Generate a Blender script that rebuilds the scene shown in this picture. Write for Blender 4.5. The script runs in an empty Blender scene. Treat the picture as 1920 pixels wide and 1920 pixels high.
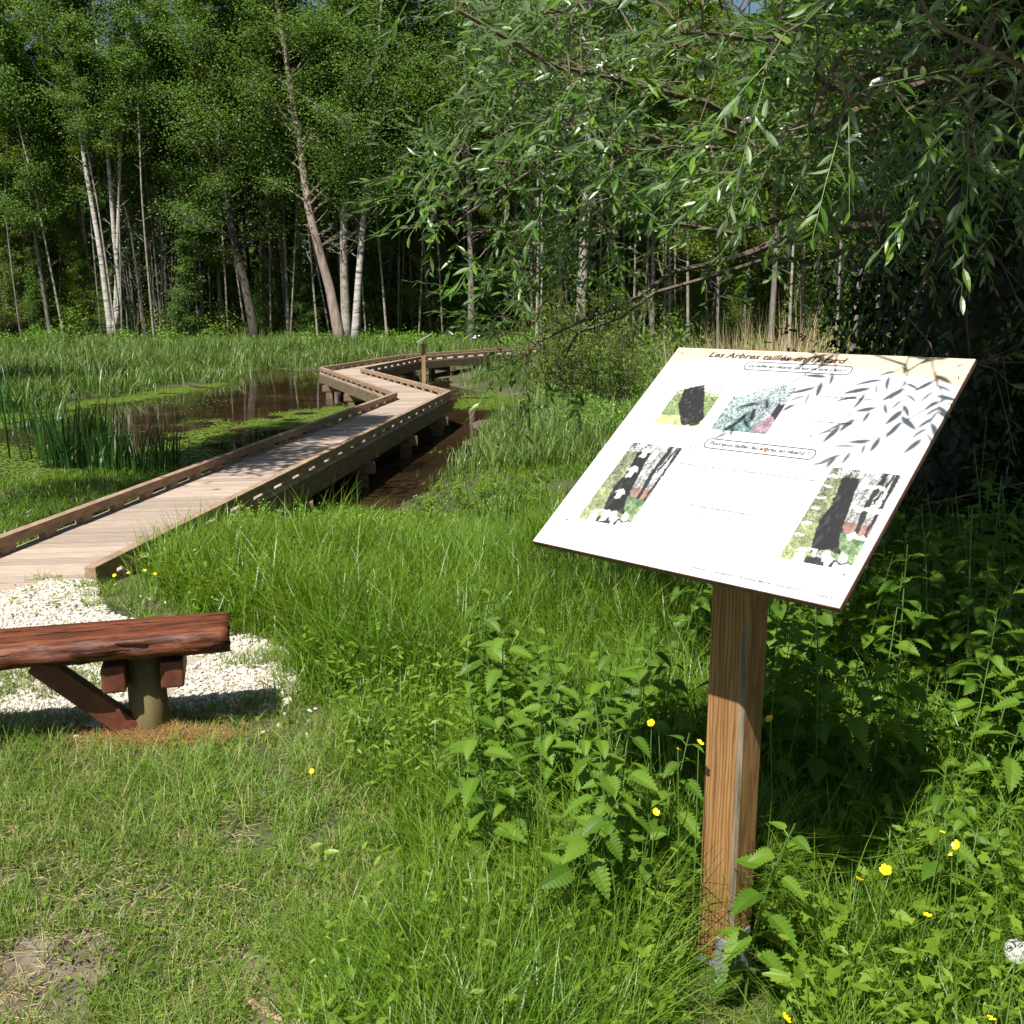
import bpy, math, random
import numpy as np
from mathutils import Vector, Matrix

random.seed(7)
RNG = np.random.default_rng(11)
SC = bpy.context.scene
COL = SC.collection

# ------------------------------------------------------------------ camera
F, H = 1900.0, 1.6
PITCH = math.atan(400 / 1900)
cam = bpy.data.objects.new('camera', bpy.data.cameras.new('camera'))
COL.objects.link(cam)
cam.location = (0, 0, H)
cam.rotation_euler = (math.pi / 2 - PITCH, 0, 0)
cam.data.sensor_width = 36
cam.data.lens = 36 * F / 1920
cam.data.clip_start = 0.05
cam.data.clip_end = 1500
SC.camera = cam

# ------------------------------------------------------------------ light
SUN_S = np.array([-0.45, -0.89, 0.0]); SUN_S /= np.linalg.norm(SUN_S)
ELEV = math.radians(56)
TO_SUN = SUN_S * math.cos(ELEV) + np.array([0, 0, math.sin(ELEV)])
sun = bpy.data.objects.new('sun', bpy.data.lights.new('sun', 'SUN'))
COL.objects.link(sun)
sun.data.energy = 5.0
sun.data.angle = math.radians(0.5)
sun.data.color = (1.0, 0.95, 0.87)
sun.rotation_euler = Vector(TO_SUN).to_track_quat('Z', 'Y').to_euler()
wd = bpy.data.worlds.new('World'); SC.world = wd; wd.use_nodes = True
nt = wd.node_tree
sky = nt.nodes.new('ShaderNodeTexSky'); sky.sky_type = 'NISHITA'; sky.sun_disc = False
sky.sun_elevation = ELEV
sky.sun_rotation = math.atan2(SUN_S[0], SUN_S[1]) % (2 * math.pi)
nt.links.new(sky.outputs[0], nt.nodes['Background'].inputs[0])
nt.nodes['Background'].inputs[1].default_value = 0.05
SC.view_settings.view_transform = 'Standard'
SC.view_settings.look = 'None'
SC.view_settings.exposure = 0.9
SC.view_settings.gamma = 1
cy = SC.cycles
cy.max_bounces = 6; cy.diffuse_bounces = 3; cy.glossy_bounces = 3; cy.transmission_bounces = 3
cy.transparent_max_bounces = 4
cy.use_denoising = True
cy.sample_clamp_indirect = 4
cy.use_adaptive_sampling = True
cy.adaptive_threshold = 0.02

# ------------------------------------------------------------------ helpers
cp, sp = math.cos(PITCH), math.sin(PITCH)
def ray(px, py):
    u, v = px - 960, py - 960
    return np.array([u, F * cp - v * sp, -(F * sp + v * cp)]) / F
def at_z(px, py, z=0.0):
    r = ray(px, py); return np.array([0, 0, H]) + r * ((z - H) / r[2])
def at_y(px, py, y):
    r = ray(px, py); return np.array([0, 0, H]) + r * (y / r[1])

def tag(o, label=None, cat=None, group=None, kind=None):
    if label: o['label'] = label
    if cat: o['category'] = cat
    if group: o['group'] = group
    if kind: o['kind'] = kind
    return o
def empty(name, loc=(0, 0, 0), rz=0, label=None, cat=None, group=None):
    o = bpy.data.objects.new(name, None); COL.objects.link(o)
    o.location = loc; o.rotation_euler = (0, 0, rz); o.empty_display_size = 0.1
    return tag(o, label, cat, group)
def mesh(name, V, Q=None, T=None, mat=None, parent=None, smooth=False, col=None):
    me = bpy.data.meshes.new(name)
    V = np.asarray(V, dtype=np.float32).reshape(-1, 3)
    Q = np.zeros((0, 4), int) if Q is None else np.asarray(Q, int).reshape(-1, 4)
    T = np.zeros((0, 3), int) if T is None else np.asarray(T, int).reshape(-1, 3)
    me.vertices.add(len(V)); me.vertices.foreach_set('co', V.ravel())
    L = np.concatenate([Q.ravel(), T.ravel()]).astype(np.int32)
    me.loops.add(len(L)); me.loops.foreach_set('vertex_index', L)
    st = np.concatenate([np.arange(len(Q)) * 4, len(Q) * 4 + np.arange(len(T)) * 3]).astype(np.int32)
    me.polygons.add(len(st)); me.polygons.foreach_set('loop_start', st)
    me.update(calc_edges=True)
    me.polygons.foreach_set('use_smooth', np.full(len(st), bool(smooth)))
    if col is not None:
        a = me.color_attributes.new('print', 'FLOAT_COLOR', 'CORNER')
        a.data.foreach_set('color', np.asarray(col, np.float32).ravel())
    if mat: me.materials.append(mat)
    o = bpy.data.objects.new(name, me); COL.objects.link(o)
    if parent is not None: o.parent = parent
    return o
class B:
    """collects pieces of one mesh"""
    def __init__(s): s.V, s.Q, s.T, s.n = [], [], [], 0
    def add(s, V, Q=None, T=None):
        V = np.asarray(V, float).reshape(-1, 3)
        if Q is not None and len(Q): s.Q.append(np.asarray(Q, int).reshape(-1, 4) + s.n)
        if T is not None and len(T): s.T.append(np.asarray(T, int).reshape(-1, 3) + s.n)
        s.V.append(V); s.n += len(V); return s
    def arr(s):
        return (np.concatenate(s.V) if s.V else np.zeros((0, 3)),
                np.concatenate(s.Q) if s.Q else np.zeros((0, 4), int),
                np.concatenate(s.T) if s.T else np.zeros((0, 3), int))
    def build(s, name, mat, parent=None, smooth=False):
        V, Q, T = s.arr(); return mesh(name, V, Q, T, mat, parent, smooth)
CQ = [(0, 3, 2, 1), (4, 5, 6, 7), (0, 1, 5, 4), (1, 2, 6, 5), (2, 3, 7, 6), (3, 0, 4, 7)]
def hexa(b, bottom4, top4): b.add(list(bottom4) + list(top4), CQ)
def obox(b, c, ax, ay, hx, hy, z0, z1):
    """oriented box: centre xy, axes, half sizes, z range"""
    c = np.asarray(c, float)[:2]; ax = np.asarray(ax, float)[:2]; ay = np.asarray(ay, float)[:2]
    P = [c - ax * hx - ay * hy, c + ax * hx - ay * hy, c + ax * hx + ay * hy, c - ax * hx + ay * hy]
    hexa(b, [(*p, z0) for p in P], [(*p, z1) for p in P])
def bevel(o, w, seg=2):
    m = o.modifiers.new('bevel', 'BEVEL'); m.width = w; m.segments = seg; m.limit_method = 'ANGLE'
    return o
def nrm(a): a = np.asarray(a, float); return a / np.maximum(np.linalg.norm(a, axis=-1, keepdims=True), 1e-9)
def tube(P, R, sides=6, cap=True):
    P = np.asarray(P, float); n = len(P); R = np.broadcast_to(np.asarray(R, float), (n,))
    T = nrm(np.gradient(P, axis=0))
    ref = np.array([0.13, 0.99, 0.05]) if abs(T[0][2]) > 0.7 else np.array([0.0, 0.05, 1.0])
    X = nrm(np.cross(np.broadcast_to(ref, T.shape), T)); Y = np.cross(T, X)
    a = np.arange(sides) / sides * 2 * np.pi
    V = P[:, None] + R[:, None, None] * (np.cos(a)[None, :, None] * X[:, None] + np.sin(a)[None, :, None] * Y[:, None])
    i = np.arange(n - 1)[:, None] * sides; j = np.arange(sides)[None]; k = (j + 1) % sides
    Q = np.stack([i + j, i + k, i + sides + k, i + sides + j], -1).reshape(-1, 4)
    V = V.reshape(-1, 3); Tr = None
    if cap:
        m = len(V); V = np.vstack([V, P[0], P[-1]])
        jj = np.arange(sides); kk = (jj + 1) % sides; l = (n - 1) * sides
        Tr = np.vstack([np.stack([kk, jj, np.full(sides, m)], -1), np.stack([l + jj, l + kk, np.full(sides, m + 1)], -1)])
    return V, Q, Tr
def frames(d, n=None, roll=None, rng=RNG):
    """rotation matrices with local x along d and local z near n"""
    d = nrm(d); N = len(d)
    if n is None: n = np.tile([0, 0, 1.0], (N, 1)) + rng.normal(0, .01, (N, 3))
    y = nrm(np.cross(n, d)); z = np.cross(d, y)
    if roll is not None:
        c, s = np.cos(roll)[:, None], np.sin(roll)[:, None]
        y, z = y * c + z * s, z * c - y * s
    return np.stack([d, y, z], -1)
def scatter(V, Q, T, R, p, s):
    V = np.asarray(V, float); N = len(p); s = np.broadcast_to(s, (N,))
    W = np.einsum('nij,vj->nvi', R, V) * s[:, None, None] + np.asarray(p)[:, None]
    off = (np.arange(N) * len(V))[:, None, None]
    QQ = (np.asarray(Q, int)[None] + off).reshape(-1, 4) if Q is not None and len(Q) else None
    TT = (np.asarray(T, int)[None] + off).reshape(-1, 3) if T is not None and len(T) else None
    return W.reshape(-1, 3), QQ, TT
def vnoise(x, y, s, seed=0):
    """smooth 2-d value noise, 0..1"""
    x = np.asarray(x, float) / s + 91.7 * (seed + 1); y = np.asarray(y, float) / s + 37.3 * (seed + 1)
    xi, yi = np.floor(x), np.floor(y); fx, fy = x - xi, y - yi
    fx = fx * fx * (3 - 2 * fx); fy = fy * fy * (3 - 2 * fy)
    def h(a, b):
        v = np.sin(a * 127.1 + b * 311.7 + seed * 74.7) * 43758.5453; return v - np.floor(v)
    return (h(xi, yi) * (1 - fx) + h(xi + 1, yi) * fx) * (1 - fy) + (h(xi, yi + 1) * (1 - fx) + h(xi + 1, yi + 1) * fx) * fy
def sstep(a, b, x): t = np.clip((x - a) / (b - a), 0, 1); return t * t * (3 - 2 * t)

# ------------------------------------------------------------------ materials
def material(name):
    m = bpy.data.materials.new(name); m.use_nodes = True
    return m, m.node_tree, m.node_tree.nodes['Principled BSDF']
def N(nt, t, **kw):
    n = nt.nodes.new(t)
    for k, v in kw.items():
        if k in n.inputs: n.inputs[k].default_value = v
        else: setattr(n, k, v)
    return n
def ramp(nt, stops, src):
    r = nt.nodes.new('ShaderNodeValToRGB'); e = r.color_ramp.elements
    while len(e) > 1: e.remove(e[-1])
    e[0].position, e[0].color = stops[0][0], (*stops[0][1], 1)
    for p, c in stops[1:]:
        q = e.new(p); q.color = (*c, 1)
    nt.links.new(src, r.inputs[0]); return r
def noise(nt, scale, detail=4, vec=None, rough=.55, stretch=None):
    n = N(nt, 'ShaderNodeTexNoise', Scale=scale, Detail=detail, Roughness=rough)
    if vec is None:
        vec = N(nt, 'ShaderNodeTexCoord').outputs['Object']
    if stretch:
        mp = nt.nodes.new('ShaderNodeMapping'); mp.inputs['Scale'].default_value = stretch
        nt.links.new(vec, mp.inputs[0]); vec = mp.outputs[0]
    nt.links.new(vec, n.inputs['Vector']); return n
def bump(nt, b, src, strength=.4, dist=.01):
    n = N(nt, 'ShaderNodeBump', Strength=strength, Distance=dist)
    nt.links.new(src, n.inputs['Height']); nt.links.new(n.outputs[0], b.inputs['Normal']); return n
def leaf_mat(name, cols, trans=.35, rough=.45, back=None, spec=.4, patch=None):
    m, nt, b = material(name)
    g = nt.nodes.new('ShaderNodeNewGeometry')
    k = len(cols)
    r = ramp(nt, [(i / (k - 1), c) for i, c in enumerate(cols)], g.outputs['Random Per Island'])
    c = r.outputs[0]
    if patch:
        n = noise(nt, patch[0], 3)
        rr = ramp(nt, [(.38, (1, 1, 1)), (.62, patch[1])], n.outputs[0])
        mx = N(nt, 'ShaderNodeMix', data_type='RGBA', blend_type='MULTIPLY'); mx.inputs[0].default_value = 1
        nt.links.new(c, mx.inputs[6]); nt.links.new(rr.outputs[0], mx.inputs[7]); c = mx.outputs[2]
    if back:
        mx = N(nt, 'ShaderNodeMix', data_type='RGBA'); mx.inputs[7].default_value = (*back, 1)
        nt.links.new(g.outputs['Backfacing'], mx.inputs[0]); nt.links.new(c, mx.inputs[6]); c = mx.outputs[2]
    nt.links.new(c, b.inputs['Base Color'])
    b.inputs['Roughness'].default_value = rough; b.inputs['Specular IOR Level'].default_value = spec
    t = nt.nodes.new('ShaderNodeBsdfTranslucent')
    hs = N(nt, 'ShaderNodeHueSaturation', Hue=.485, Saturation=1.15, Value=1.35); nt.links.new(c, hs.inputs['Color'])
    nt.links.new(hs.outputs[0], t.inputs[0])
    ms = N(nt, 'ShaderNodeMixShader'); ms.inputs[0].default_value = trans
    nt.links.new(b.outputs[0], ms.inputs[1]); nt.links.new(t.outputs[0], ms.inputs[2])
    nt.links.new(ms.outputs[0], nt.nodes['Material Output'].inputs[0])
    return m
def plain(name, col, rough=.6, metal=0):
    m, nt, b = material(name); b.inputs['Base Color'].default_value = (*col, 1)
    b.inputs['Roughness'].default_value = rough; b.inputs['Metallic'].default_value = metal; return m
def wood_mat(name, stops, scale=9, stretch=(1, 1, 1), rough=.75, bs=.4, bd=.004, vec=None, island=0.0):
    m, nt, b = material(name)
    n = noise(nt, scale, 8, stretch=stretch, rough=.65, vec=None)
    r = ramp(nt, stops, n.outputs[0]); c = r.outputs[0]
    if island:
        g = nt.nodes.new('ShaderNodeNewGeometry')
        mr = N(nt, 'ShaderNodeMapRange'); mr.inputs[3].default_value = 1 - island; mr.inputs[4].default_value = 1 + island * .4
        nt.links.new(g.outputs['Random Per Island'], mr.inputs[0])
        hs = nt.nodes.new('ShaderNodeHueSaturation'); nt.links.new(mr.outputs[0], hs.inputs['Value'])
        nt.links.new(c, hs.inputs['Color']); c = hs.outputs[0]
    nt.links.new(c, b.inputs['Base Color']); b.inputs['Roughness'].default_value = rough
    bump(nt, b, n.outputs[0], bs, bd); return m

M = {}
M['grass'] = leaf_mat('grass_blades', [(.06, .13, .009), (.115, .21, .014), (.155, .26, .022), (.21, .30, .045)], .4, .38, patch=(.9, (.75, .88, .8)))
M['short'] = leaf_mat('short_grass', [(.07, .165, .011), (.12, .235, .018), (.17, .28, .032), (.36, .34, .15)], .3, .5, patch=(1.6, (.85, .82, .8)))
M['sedge'] = leaf_mat('sedge', [(.05, .105, .014), (.08, .155, .022), (.12, .20, .034), (.22, .25, .10)], .3, .42)
M['iris'] = leaf_mat('iris_leaf', [(.022, .075, .014), (.04, .11, .02), (.065, .15, .028)], .3, .4)
M['reed'] = leaf_mat('dry_reed', [(.42, .31, .17), (.55, .43, .26), (.3, .22, .11), (.6, .5, .33)], .15, .7)
M['straw'] = leaf_mat('dry_straw', [(.30, .14, .05), (.42, .24, .10), (.2, .09, .03)], .1, .8)
M['alder'] = leaf_mat('alder_leaf', [(.065, .135, .028), (.10, .185, .04), (.13, .225, .052), (.17, .27, .07)], .5, .5)
M['alder2'] = leaf_mat('pale_tree_leaf', [(.09, .15, .02), (.13, .20, .03), (.17, .25, .045)], .4, .5)
M['alder3'] = leaf_mat('dark_tree_leaf', [(.055, .105, .018), (.08, .145, .026), (.115, .185, .036)], .35, .5)
M['under'] = leaf_mat('undergrowth_leaf', [(.075, .13, .016), (.11, .18, .025), (.15, .235, .035)], .35, .5)
M['willow'] = leaf_mat('willow_leaf', [(.03, .08, .008), (.06, .14, .012), (.13, .235, .025)], .32, .34, back=(.19, .27, .14), spec=.5)
M['nettle'] = leaf_mat('nettle_leaf', [(.07, .15, .012), (.11, .21, .018), (.16, .265, .03)], .35, .5, patch=(6, (.8, .85, .7)))
M['lobed'] = leaf_mat('lobed_leaf', [(.095, .175, .013), (.14, .235, .02), (.2, .30, .035)], .35, .42)
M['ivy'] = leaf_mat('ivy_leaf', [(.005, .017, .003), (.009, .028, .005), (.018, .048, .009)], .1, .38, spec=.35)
M['weed'] = leaf_mat('bankside_herb', [(.09, .2, .02), (.13, .26, .03), (.17, .3, .04)], .35, .45)
M['duck'] = leaf_mat('duckweed', [(.07, .12, .012), (.10, .165, .018), (.14, .20, .025)], .1, .5)
M['yellow'] = plain('buttercup_yellow', (.85, .62, .01), .3)
M['yellow2'] = plain('small_yellow_flower', (.55, .55, .03), .5)
M['pink'] = plain('pink_petal', (.6, .18, .4), .5)
M['stem'] = plain('green_stem', (.09, .17, .03), .6)
M['fluff'] = plain('white_seed_fluff', (.8, .8, .78), .9)
M['birch'] = None
def bark(name, stops, sc=6, stretch=(1, 1, .25), bs=.6):
    m, nt, b = material(name)
    n = noise(nt, sc, 6, stretch=stretch, rough=.7)
    r = ramp(nt, stops, n.outputs[0]); nt.links.new(r.outputs[0], b.inputs['Base Color'])
    b.inputs['Roughness'].default_value = .9; bump(nt, b, n.outputs[0], bs, .02); return m
M['birch'] = bark('birch_bark', [(.38, (.06, .05, .04)), (.46, (.33, .31, .28)), (.62, (.48, .46, .42))], 3, (.5, .5, 3))
M['bark'] = bark('grey_bark', [(.3, (.06, .05, .04)), (.5, (.15, .13, .11)), (.7, (.28, .26, .23))], 5)
M['pink_bark'] = bark('pinkish_bark', [(.3, (.10, .07, .055)), (.5, (.25, .19, .155)), (.7, (.38, .31, .27))], 5)
M['dark_bark'] = bark('dark_bark', [(.3, (.025, .022, .017)), (.5, (.06, .05, .04)), (.7, (.12, .11, .09))], 5)
M['pale_bark'] = bark('pale_bark', [(.34, (.08, .07, .055)), (.48, (.24, .21, .18)), (.7, (.38, .35, .31))], 3, (.8, .8, 1.5))
M['twig'] = bark('brown_twig', [(.3, (.06, .045, .03)), (.7, (.16, .12, .08))], 12)
M['dead'] = bark('dead_stem', [(.3, (.22, .15, .10)), (.7, (.42, .33, .24))], 12)
M['steel'] = plain('galvanised_steel', (.42, .45, .47), .45, .6)
M['deck'] = wood_mat('deck_wood', [(.25, (.22, .16, .12)), (.5, (.35, .275, .22)), (.75, (.45, .375, .305))], 4, (1.2, 14, 1), .85, .5, .003, island=.26)
M['rail'] = wood_mat('rail_wood', [(.25, (.13, .085, .05)), (.5, (.27, .18, .115)), (.8, (.42, .31, .21))], 5, (3, 1, 5), .85, .5, .003)
M['beam'] = wood_mat('beam_wood', [(.25, (.06, .042, .022)), (.5, (.13, .09, .05)), (.8, (.23, .165, .10))], 4, (3, 1, 6), .85, .5, .004)
M['legw'] = wood_mat('leg_wood', [(.25, (.05, .035, .01)), (.5, (.13, .10, .035)), (.8, (.2, .15, .06))], 9, (1, 1, .2), .8, .5, .004)
M['cross'] = wood_mat('red_brown_wood', [(.25, (.03, .009, .005)), (.5, (.11, .03, .014)), (.8, (.2, .06, .022))], 14, (1, 1, 1), .6, .5, .004)

def make_ground_mat():
    m, nt, b = material('meadow_soil')
    n = noise(nt, 2.2, 8); n2 = noise(nt, 30, 6)
    r = ramp(nt, [(.30, (.04, .055, .015)), (.48, (.075, .10, .025)), (.58, (.12, .10, .05)), (.7, (.20, .16, .11))], n.outputs[0])
    r2 = ramp(nt, [(.3, (.35, .35, .35)), (.7, (1, 1, 1))], n2.outputs[0])
    mx = N(nt, 'ShaderNodeMix', data_type='RGBA', blend_type='MULTIPLY'); mx.inputs[0].default_value = 1
    nt.links.new(r.outputs[0], mx.inputs[6]); nt.links.new(r2.outputs[0], mx.inputs[7])
    nt.links.new(mx.outputs[2], b.inputs['Base Color']); b.inputs['Roughness'].default_value = .95
    bump(nt, b, n2.outputs[0], .8, .03); return m
def make_soil_mat():
    m, nt, b = material('bare_soil')
    n = noise(nt, 9, 10, rough=.7)
    r = ramp(nt, [(.28, (.05, .036, .022)), (.5, (.14, .108, .078)), (.68, (.26, .215, .17))], n.outputs[0])
    nt.links.new(r.outputs[0], b.inputs['Base Color']); b.inputs['Roughness'].default_value = .95
    bump(nt, b, n.outputs[0], .9, .02); return m
def make_water_mat():
    m, nt, b = material('brown_pond_water')
    n = noise(nt, .8, 4)
    r = ramp(nt, [(.35, (.018, .012, .005)), (.65, (.045, .026, .014))], n.outputs[0])
    nt.links.new(r.outputs[0], b.inputs['Base Color'])
    b.inputs['Roughness'].default_value = .03; b.inputs['IOR'].default_value = 1.33
    w = noise(nt, 3.5, 2, stretch=(1, .5, 1)); bump(nt, b, w.outputs[0], .10, .015); return m
def make_gravel_mat(name, island):
    m, nt, b = material(name)
    if island:
        g = nt.nodes.new('ShaderNodeNewGeometry'); src = g.outputs['Random Per Island']
        r = ramp(nt, [(0, (.30, .26, .20)), (.12, (.36, .31, .25)), (.4, (.50, .46, .39)), (1, (.62, .59, .52))], src)
    else:
        r = ramp(nt, [(.3, (.2, .17, .12)), (.7, (.42, .38, .3))], noise(nt, 60, 4).outputs[0])
    nt.links.new(r.outputs[0], b.inputs['Base Color']); b.inputs['Roughness'].default_value = .85; return m
M['ground'] = make_ground_mat(); M['soil'] = make_soil_mat(); M['water'] = make_water_mat()
M['gravel'] = make_gravel_mat('pale_pebble', True); M['gravelbed'] = make_gravel_mat('gravel_bed', False)

# ------------------------------------------------------------------ terrain, pond
WZ = -0.5
shore_px = [(-500, 905), (0, 905), (150, 892), (300, 905), (400, 888), (470, 905), (520, 938), (600, 950), (680, 958), (742, 968), (800, 925),
            (850, 880), (893, 835), (903, 795), (960, 772), (990, 748), (900, 735), (850, 722), (815, 705), (800, 690), (900, 682), (1000, 676), (1100, 672),
            (1100, 660), (960, 664), (800, 676), (700, 682), (620, 692), (560, 694), (500, 690), (450, 698), (425, 716), (330, 726), (250, 738), (150, 752), (60, 770), (-500, 790)]
POND = np.array([at_z(x, y, WZ)[:2] for x, y in shore_px])
def pond_sd(x, y):
    """signed distance to the pond outline, negative inside"""
    x = np.asarray(x, float); y = np.asarray(y, float)
    d = np.full(x.shape, 1e9); ins = np.zeros(x.shape, bool)
    for a, b in zip(POND, np.roll(POND, -1, 0)):
        e = b - a; t = np.clip(((x - a[0]) * e[0] + (y - a[1]) * e[1]) / (e @ e), 0, 1)
        d = np.minimum(d, np.hypot(x - a[0] - t * e[0], y - a[1] - t * e[1]))
        c = (a[1] > y) != (b[1] > y)
        ins ^= c & (x < (b[0] - a[0]) * (y - a[1]) / (b[1] - a[1] + 1e-12) + a[0])
    return np.where(ins, -d, d)
def gh(x, y):
    x = np.asarray(x, float); y = np.asarray(y, float)
    left = sstep(-2.2, -3.6, x - 0.12 * (y - 6)) * sstep(4.5, 7.5, y)
    base = -0.40 * np.maximum(sstep(5.0, 9.0, y), left)
    base = base + .03 * (vnoise(x, y, 1.3, 1) - .5) + .15 * (vnoise(x, y, 7, 2) - .5) * sstep(10, 25, y)
    base = base + sstep(60, 140, y) * 1.0
    sd = pond_sd(x, y) + (vnoise(x, y, .8, 3) - .5) * .5
    out = WZ + .02 + (base - WZ) * sstep(0, 1.1, sd)
    return np.where(sd < 0, WZ - np.minimum(.5, -sd * .35), out)
def axis(lo, hi, fine, n, c=0):
    t = np.linspace(-1, 1, n); k = 5.2
    v = np.sinh(t * k) / np.sinh(k)
    return np.where(v < 0, c + v * (c - lo), c + v * (hi - c))
gx = np.unique(np.concatenate([np.linspace(-14, 8, 180), axis(-320, 320, 0, 120)]))
gy = np.unique(np.concatenate([np.linspace(-2, 36, 300), axis(-120, 420, 0, 120, 20)]))
XX, YY = np.meshgrid(gx, gy); ZZ = gh(XX, YY)
nx, ny = len(gx), len(gy)
ii = (np.arange(ny - 1)[:, None] * nx + np.arange(nx - 1)[None]).ravel()
tag(mesh('ground', np.stack([XX, YY, ZZ], -1), np.stack([ii, ii + 1, ii + nx + 1, ii + nx], -1), None, M['ground'], smooth=True), kind='structure')
lo, hi = POND.min(0) - 1, POND.max(0) + 1
tag(mesh('pond_water', [(lo[0], lo[1], WZ), (hi[0], lo[1], WZ), (hi[0], hi[1], WZ), (lo[0], hi[1], WZ)], [(0, 1, 2, 3)], None, M['water']), kind='structure')

# gravel path and bare soil sheets (follow the ground, a few mm proud)
def inpoly(x, y, P):
    ins = np.zeros(np.shape(x), bool)
    for a, b in zip(P, np.roll(P, -1, 0)):
        c = (a[1] > y) != (b[1] > y)
        ins ^= c & (x < (b[0] - a[0]) * (y - a[1]) / (b[1] - a[1] + 1e-12) + a[0])
    return ins
GRAVEL = np.array([at_z(*q)[:2] for q in [(-700, 1330), (0, 1385), (120, 1385), (300, 1372), (420, 1362), (520, 1352), (575, 1305), (565, 1262), (530, 1222), (470, 1200),
                                          (400, 1212), (300, 1190), (215, 1165), (185, 1130), (190, 1100), (170, 1088), (0, 1082), (-700, 1080)]])
def sheet(name, P, step, dz, mat, jitter=.05):
    lo, hi = P.min(0), P.max(0)
    X, Y = np.meshgrid(np.arange(lo[0], hi[0], step), np.arange(lo[1], hi[1], step))
    sh = X.shape; jx = X + (vnoise(X, Y, .25, 5) - .5) * jitter * 2; jy = Y + (vnoise(X, Y, .25, 6) - .5) * jitter * 2
    inside = inpoly(jx, jy, P)
    Z = gh(X, Y) + dz
    i = (np.arange(sh[0] - 1)[:, None] * sh[1] + np.arange(sh[1] - 1)[None])
    keep = inside[:-1, :-1] & inside[1:, :-1] & inside[:-1, 1:] & inside[1:, 1:]
    i = i[keep].ravel()
    Q = np.stack([i, i + 1, i + sh[1] + 1, i + sh[1]], -1)
    used = np.unique(Q); remap = np.zeros(sh[0] * sh[1], int); remap[used] = np.arange(len(used))
    V = np.stack([X, Y, Z], -1).reshape(-1, 3)[used]
    return tag(mesh(name, V, remap[Q], None, mat, smooth=True), kind='structure')
sheet('gravel_path', GRAVEL, .04, .008, M['gravelbed'])
SOIL = [np.array([at_z(*q)[:2] for q in P]) for P in (
    [(-60, 1790), (60, 1775), (150, 1765), (215, 1790), (225, 1840), (170, 1870), (180, 1930), (90, 1990), (-60, 2000)],
    [(420, 1800), (500, 1812), (545, 1850), (600, 1960), (480, 1990), (440, 1890)],
    [(960, 1790), (1060, 1770), (1120, 1830), (1060, 1880), (980, 1860)])]
for P in SOIL: sheet('soil_patch', P, .012, .008, M['soil'], .035)

# pebbles and crumbs
def icosa():
    p = (1 + 5 ** .5) / 2
    V = nrm([(-1, p, 0), (1, p, 0), (-1, -p, 0), (1, -p, 0), (0, -1, p), (0, 1, p), (0, -1, -p), (0, 1, -p), (p, 0, -1), (p, 0, 1), (-p, 0, -1), (-p, 0, 1)])
    T = [(0, 11, 5), (0, 5, 1), (0, 1, 7), (0, 7, 10), (0, 10, 11), (1, 5, 9), (5, 11, 4), (11, 10, 2), (10, 7, 6), (7, 1, 8), (3, 9, 4), (3, 4, 2), (3, 2, 6), (3, 6, 8), (3, 8, 9), (4, 9, 5), (2, 4, 11), (6, 2, 10), (8, 6, 7), (9, 8, 1)]
    return V, np.array(T)
IV, IT = icosa()
def rot_rand(n, rng=RNG):
    q = nrm(rng.normal(size=(n, 4))); w, x, y, z = q.T
    return np.stack([np.stack([1 - 2 * (y * y + z * z), 2 * (x * y - z * w), 2 * (x * z + y * w)], -1),
                     np.stack([2 * (x * y + z * w), 1 - 2 * (x * x + z * z), 2 * (y * z - x * w)], -1),
                     np.stack([2 * (x * z - y * w), 2 * (y * z + x * w), 1 - 2 * (x * x + y * y)], -1)], -2)
def pebbles():
    lo, hi = GRAVEL.min(0), GRAVEL.max(0); lo[0] = -4.2
    n = 62000; x = RNG.uniform(lo[0], hi[0], n); y = RNG.uniform(lo[1], hi[1], n)
    k = inpoly(x, y, GRAVEL); x, y = x[k], y[k]
    ex, ey = RNG.uniform(-2, -.7, 500), RNG.uniform(3.4, 5.6, 500)
    x = np.r_[x, ex]; y = np.r_[y, ey]; kk = vnoise(x, y, .22, 44) + .5 * vnoise(x, y, .07, 45) > .38; x, y = x[kk], y[kk]
    b = B(); n = len(x)
    for v in range(5):
        s = np.arange(v, n, 5)
        V = IV * np.array([1, .72, .5]) * (1 + RNG.normal(0, .12, (12, 1)))
        th = RNG.normal(0, .35, (len(s), 3))
        R = frames(np.c_[np.cos(RNG.uniform(0, 6.28, len(s))), np.sin(RNG.uniform(0, 6.28, len(s))), th[:, 0]], roll=th[:, 1])
        sz = .0045 + .0105 * RNG.random(len(s)) ** 1.8
        b.add(*[a for a in scatter(V, None, IT, R, np.c_[x[s], y[s], gh(x[s], y[s]) + .01 + sz * .25], sz)])
    return b
def crumbs():
    rng = np.random.default_rng(17); b = B()
    for P in SOIL:
        lo, hi = P.min(0), P.max(0); n = int((hi - lo).prod() * 9000); x, y = rng.uniform(lo[0], hi[0], n), rng.uniform(lo[1], hi[1], n); k = inpoly(x, y, P) & (vnoise(x, y, .08, 46) > .4); x, y = x[k], y[k]; n = len(x)
        b.add(*scatter(IV * [1, .8, .6], None, IT, rot_rand(n, rng), np.c_[x, y, gh(x, y) + .01], .0012 + .006 * rng.random(n) ** 4))
    return b
tag(crumbs().build('soil_crumbs', M['soil']), 'small crumbs of dry earth on the bare soil patches', 'soil', kind='stuff')
tag(pebbles().build('gravel_pebbles', M['gravel'], smooth=False), 'pale cream gravel pebbles spread over the path by the bench', 'gravel', kind='stuff')

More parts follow.
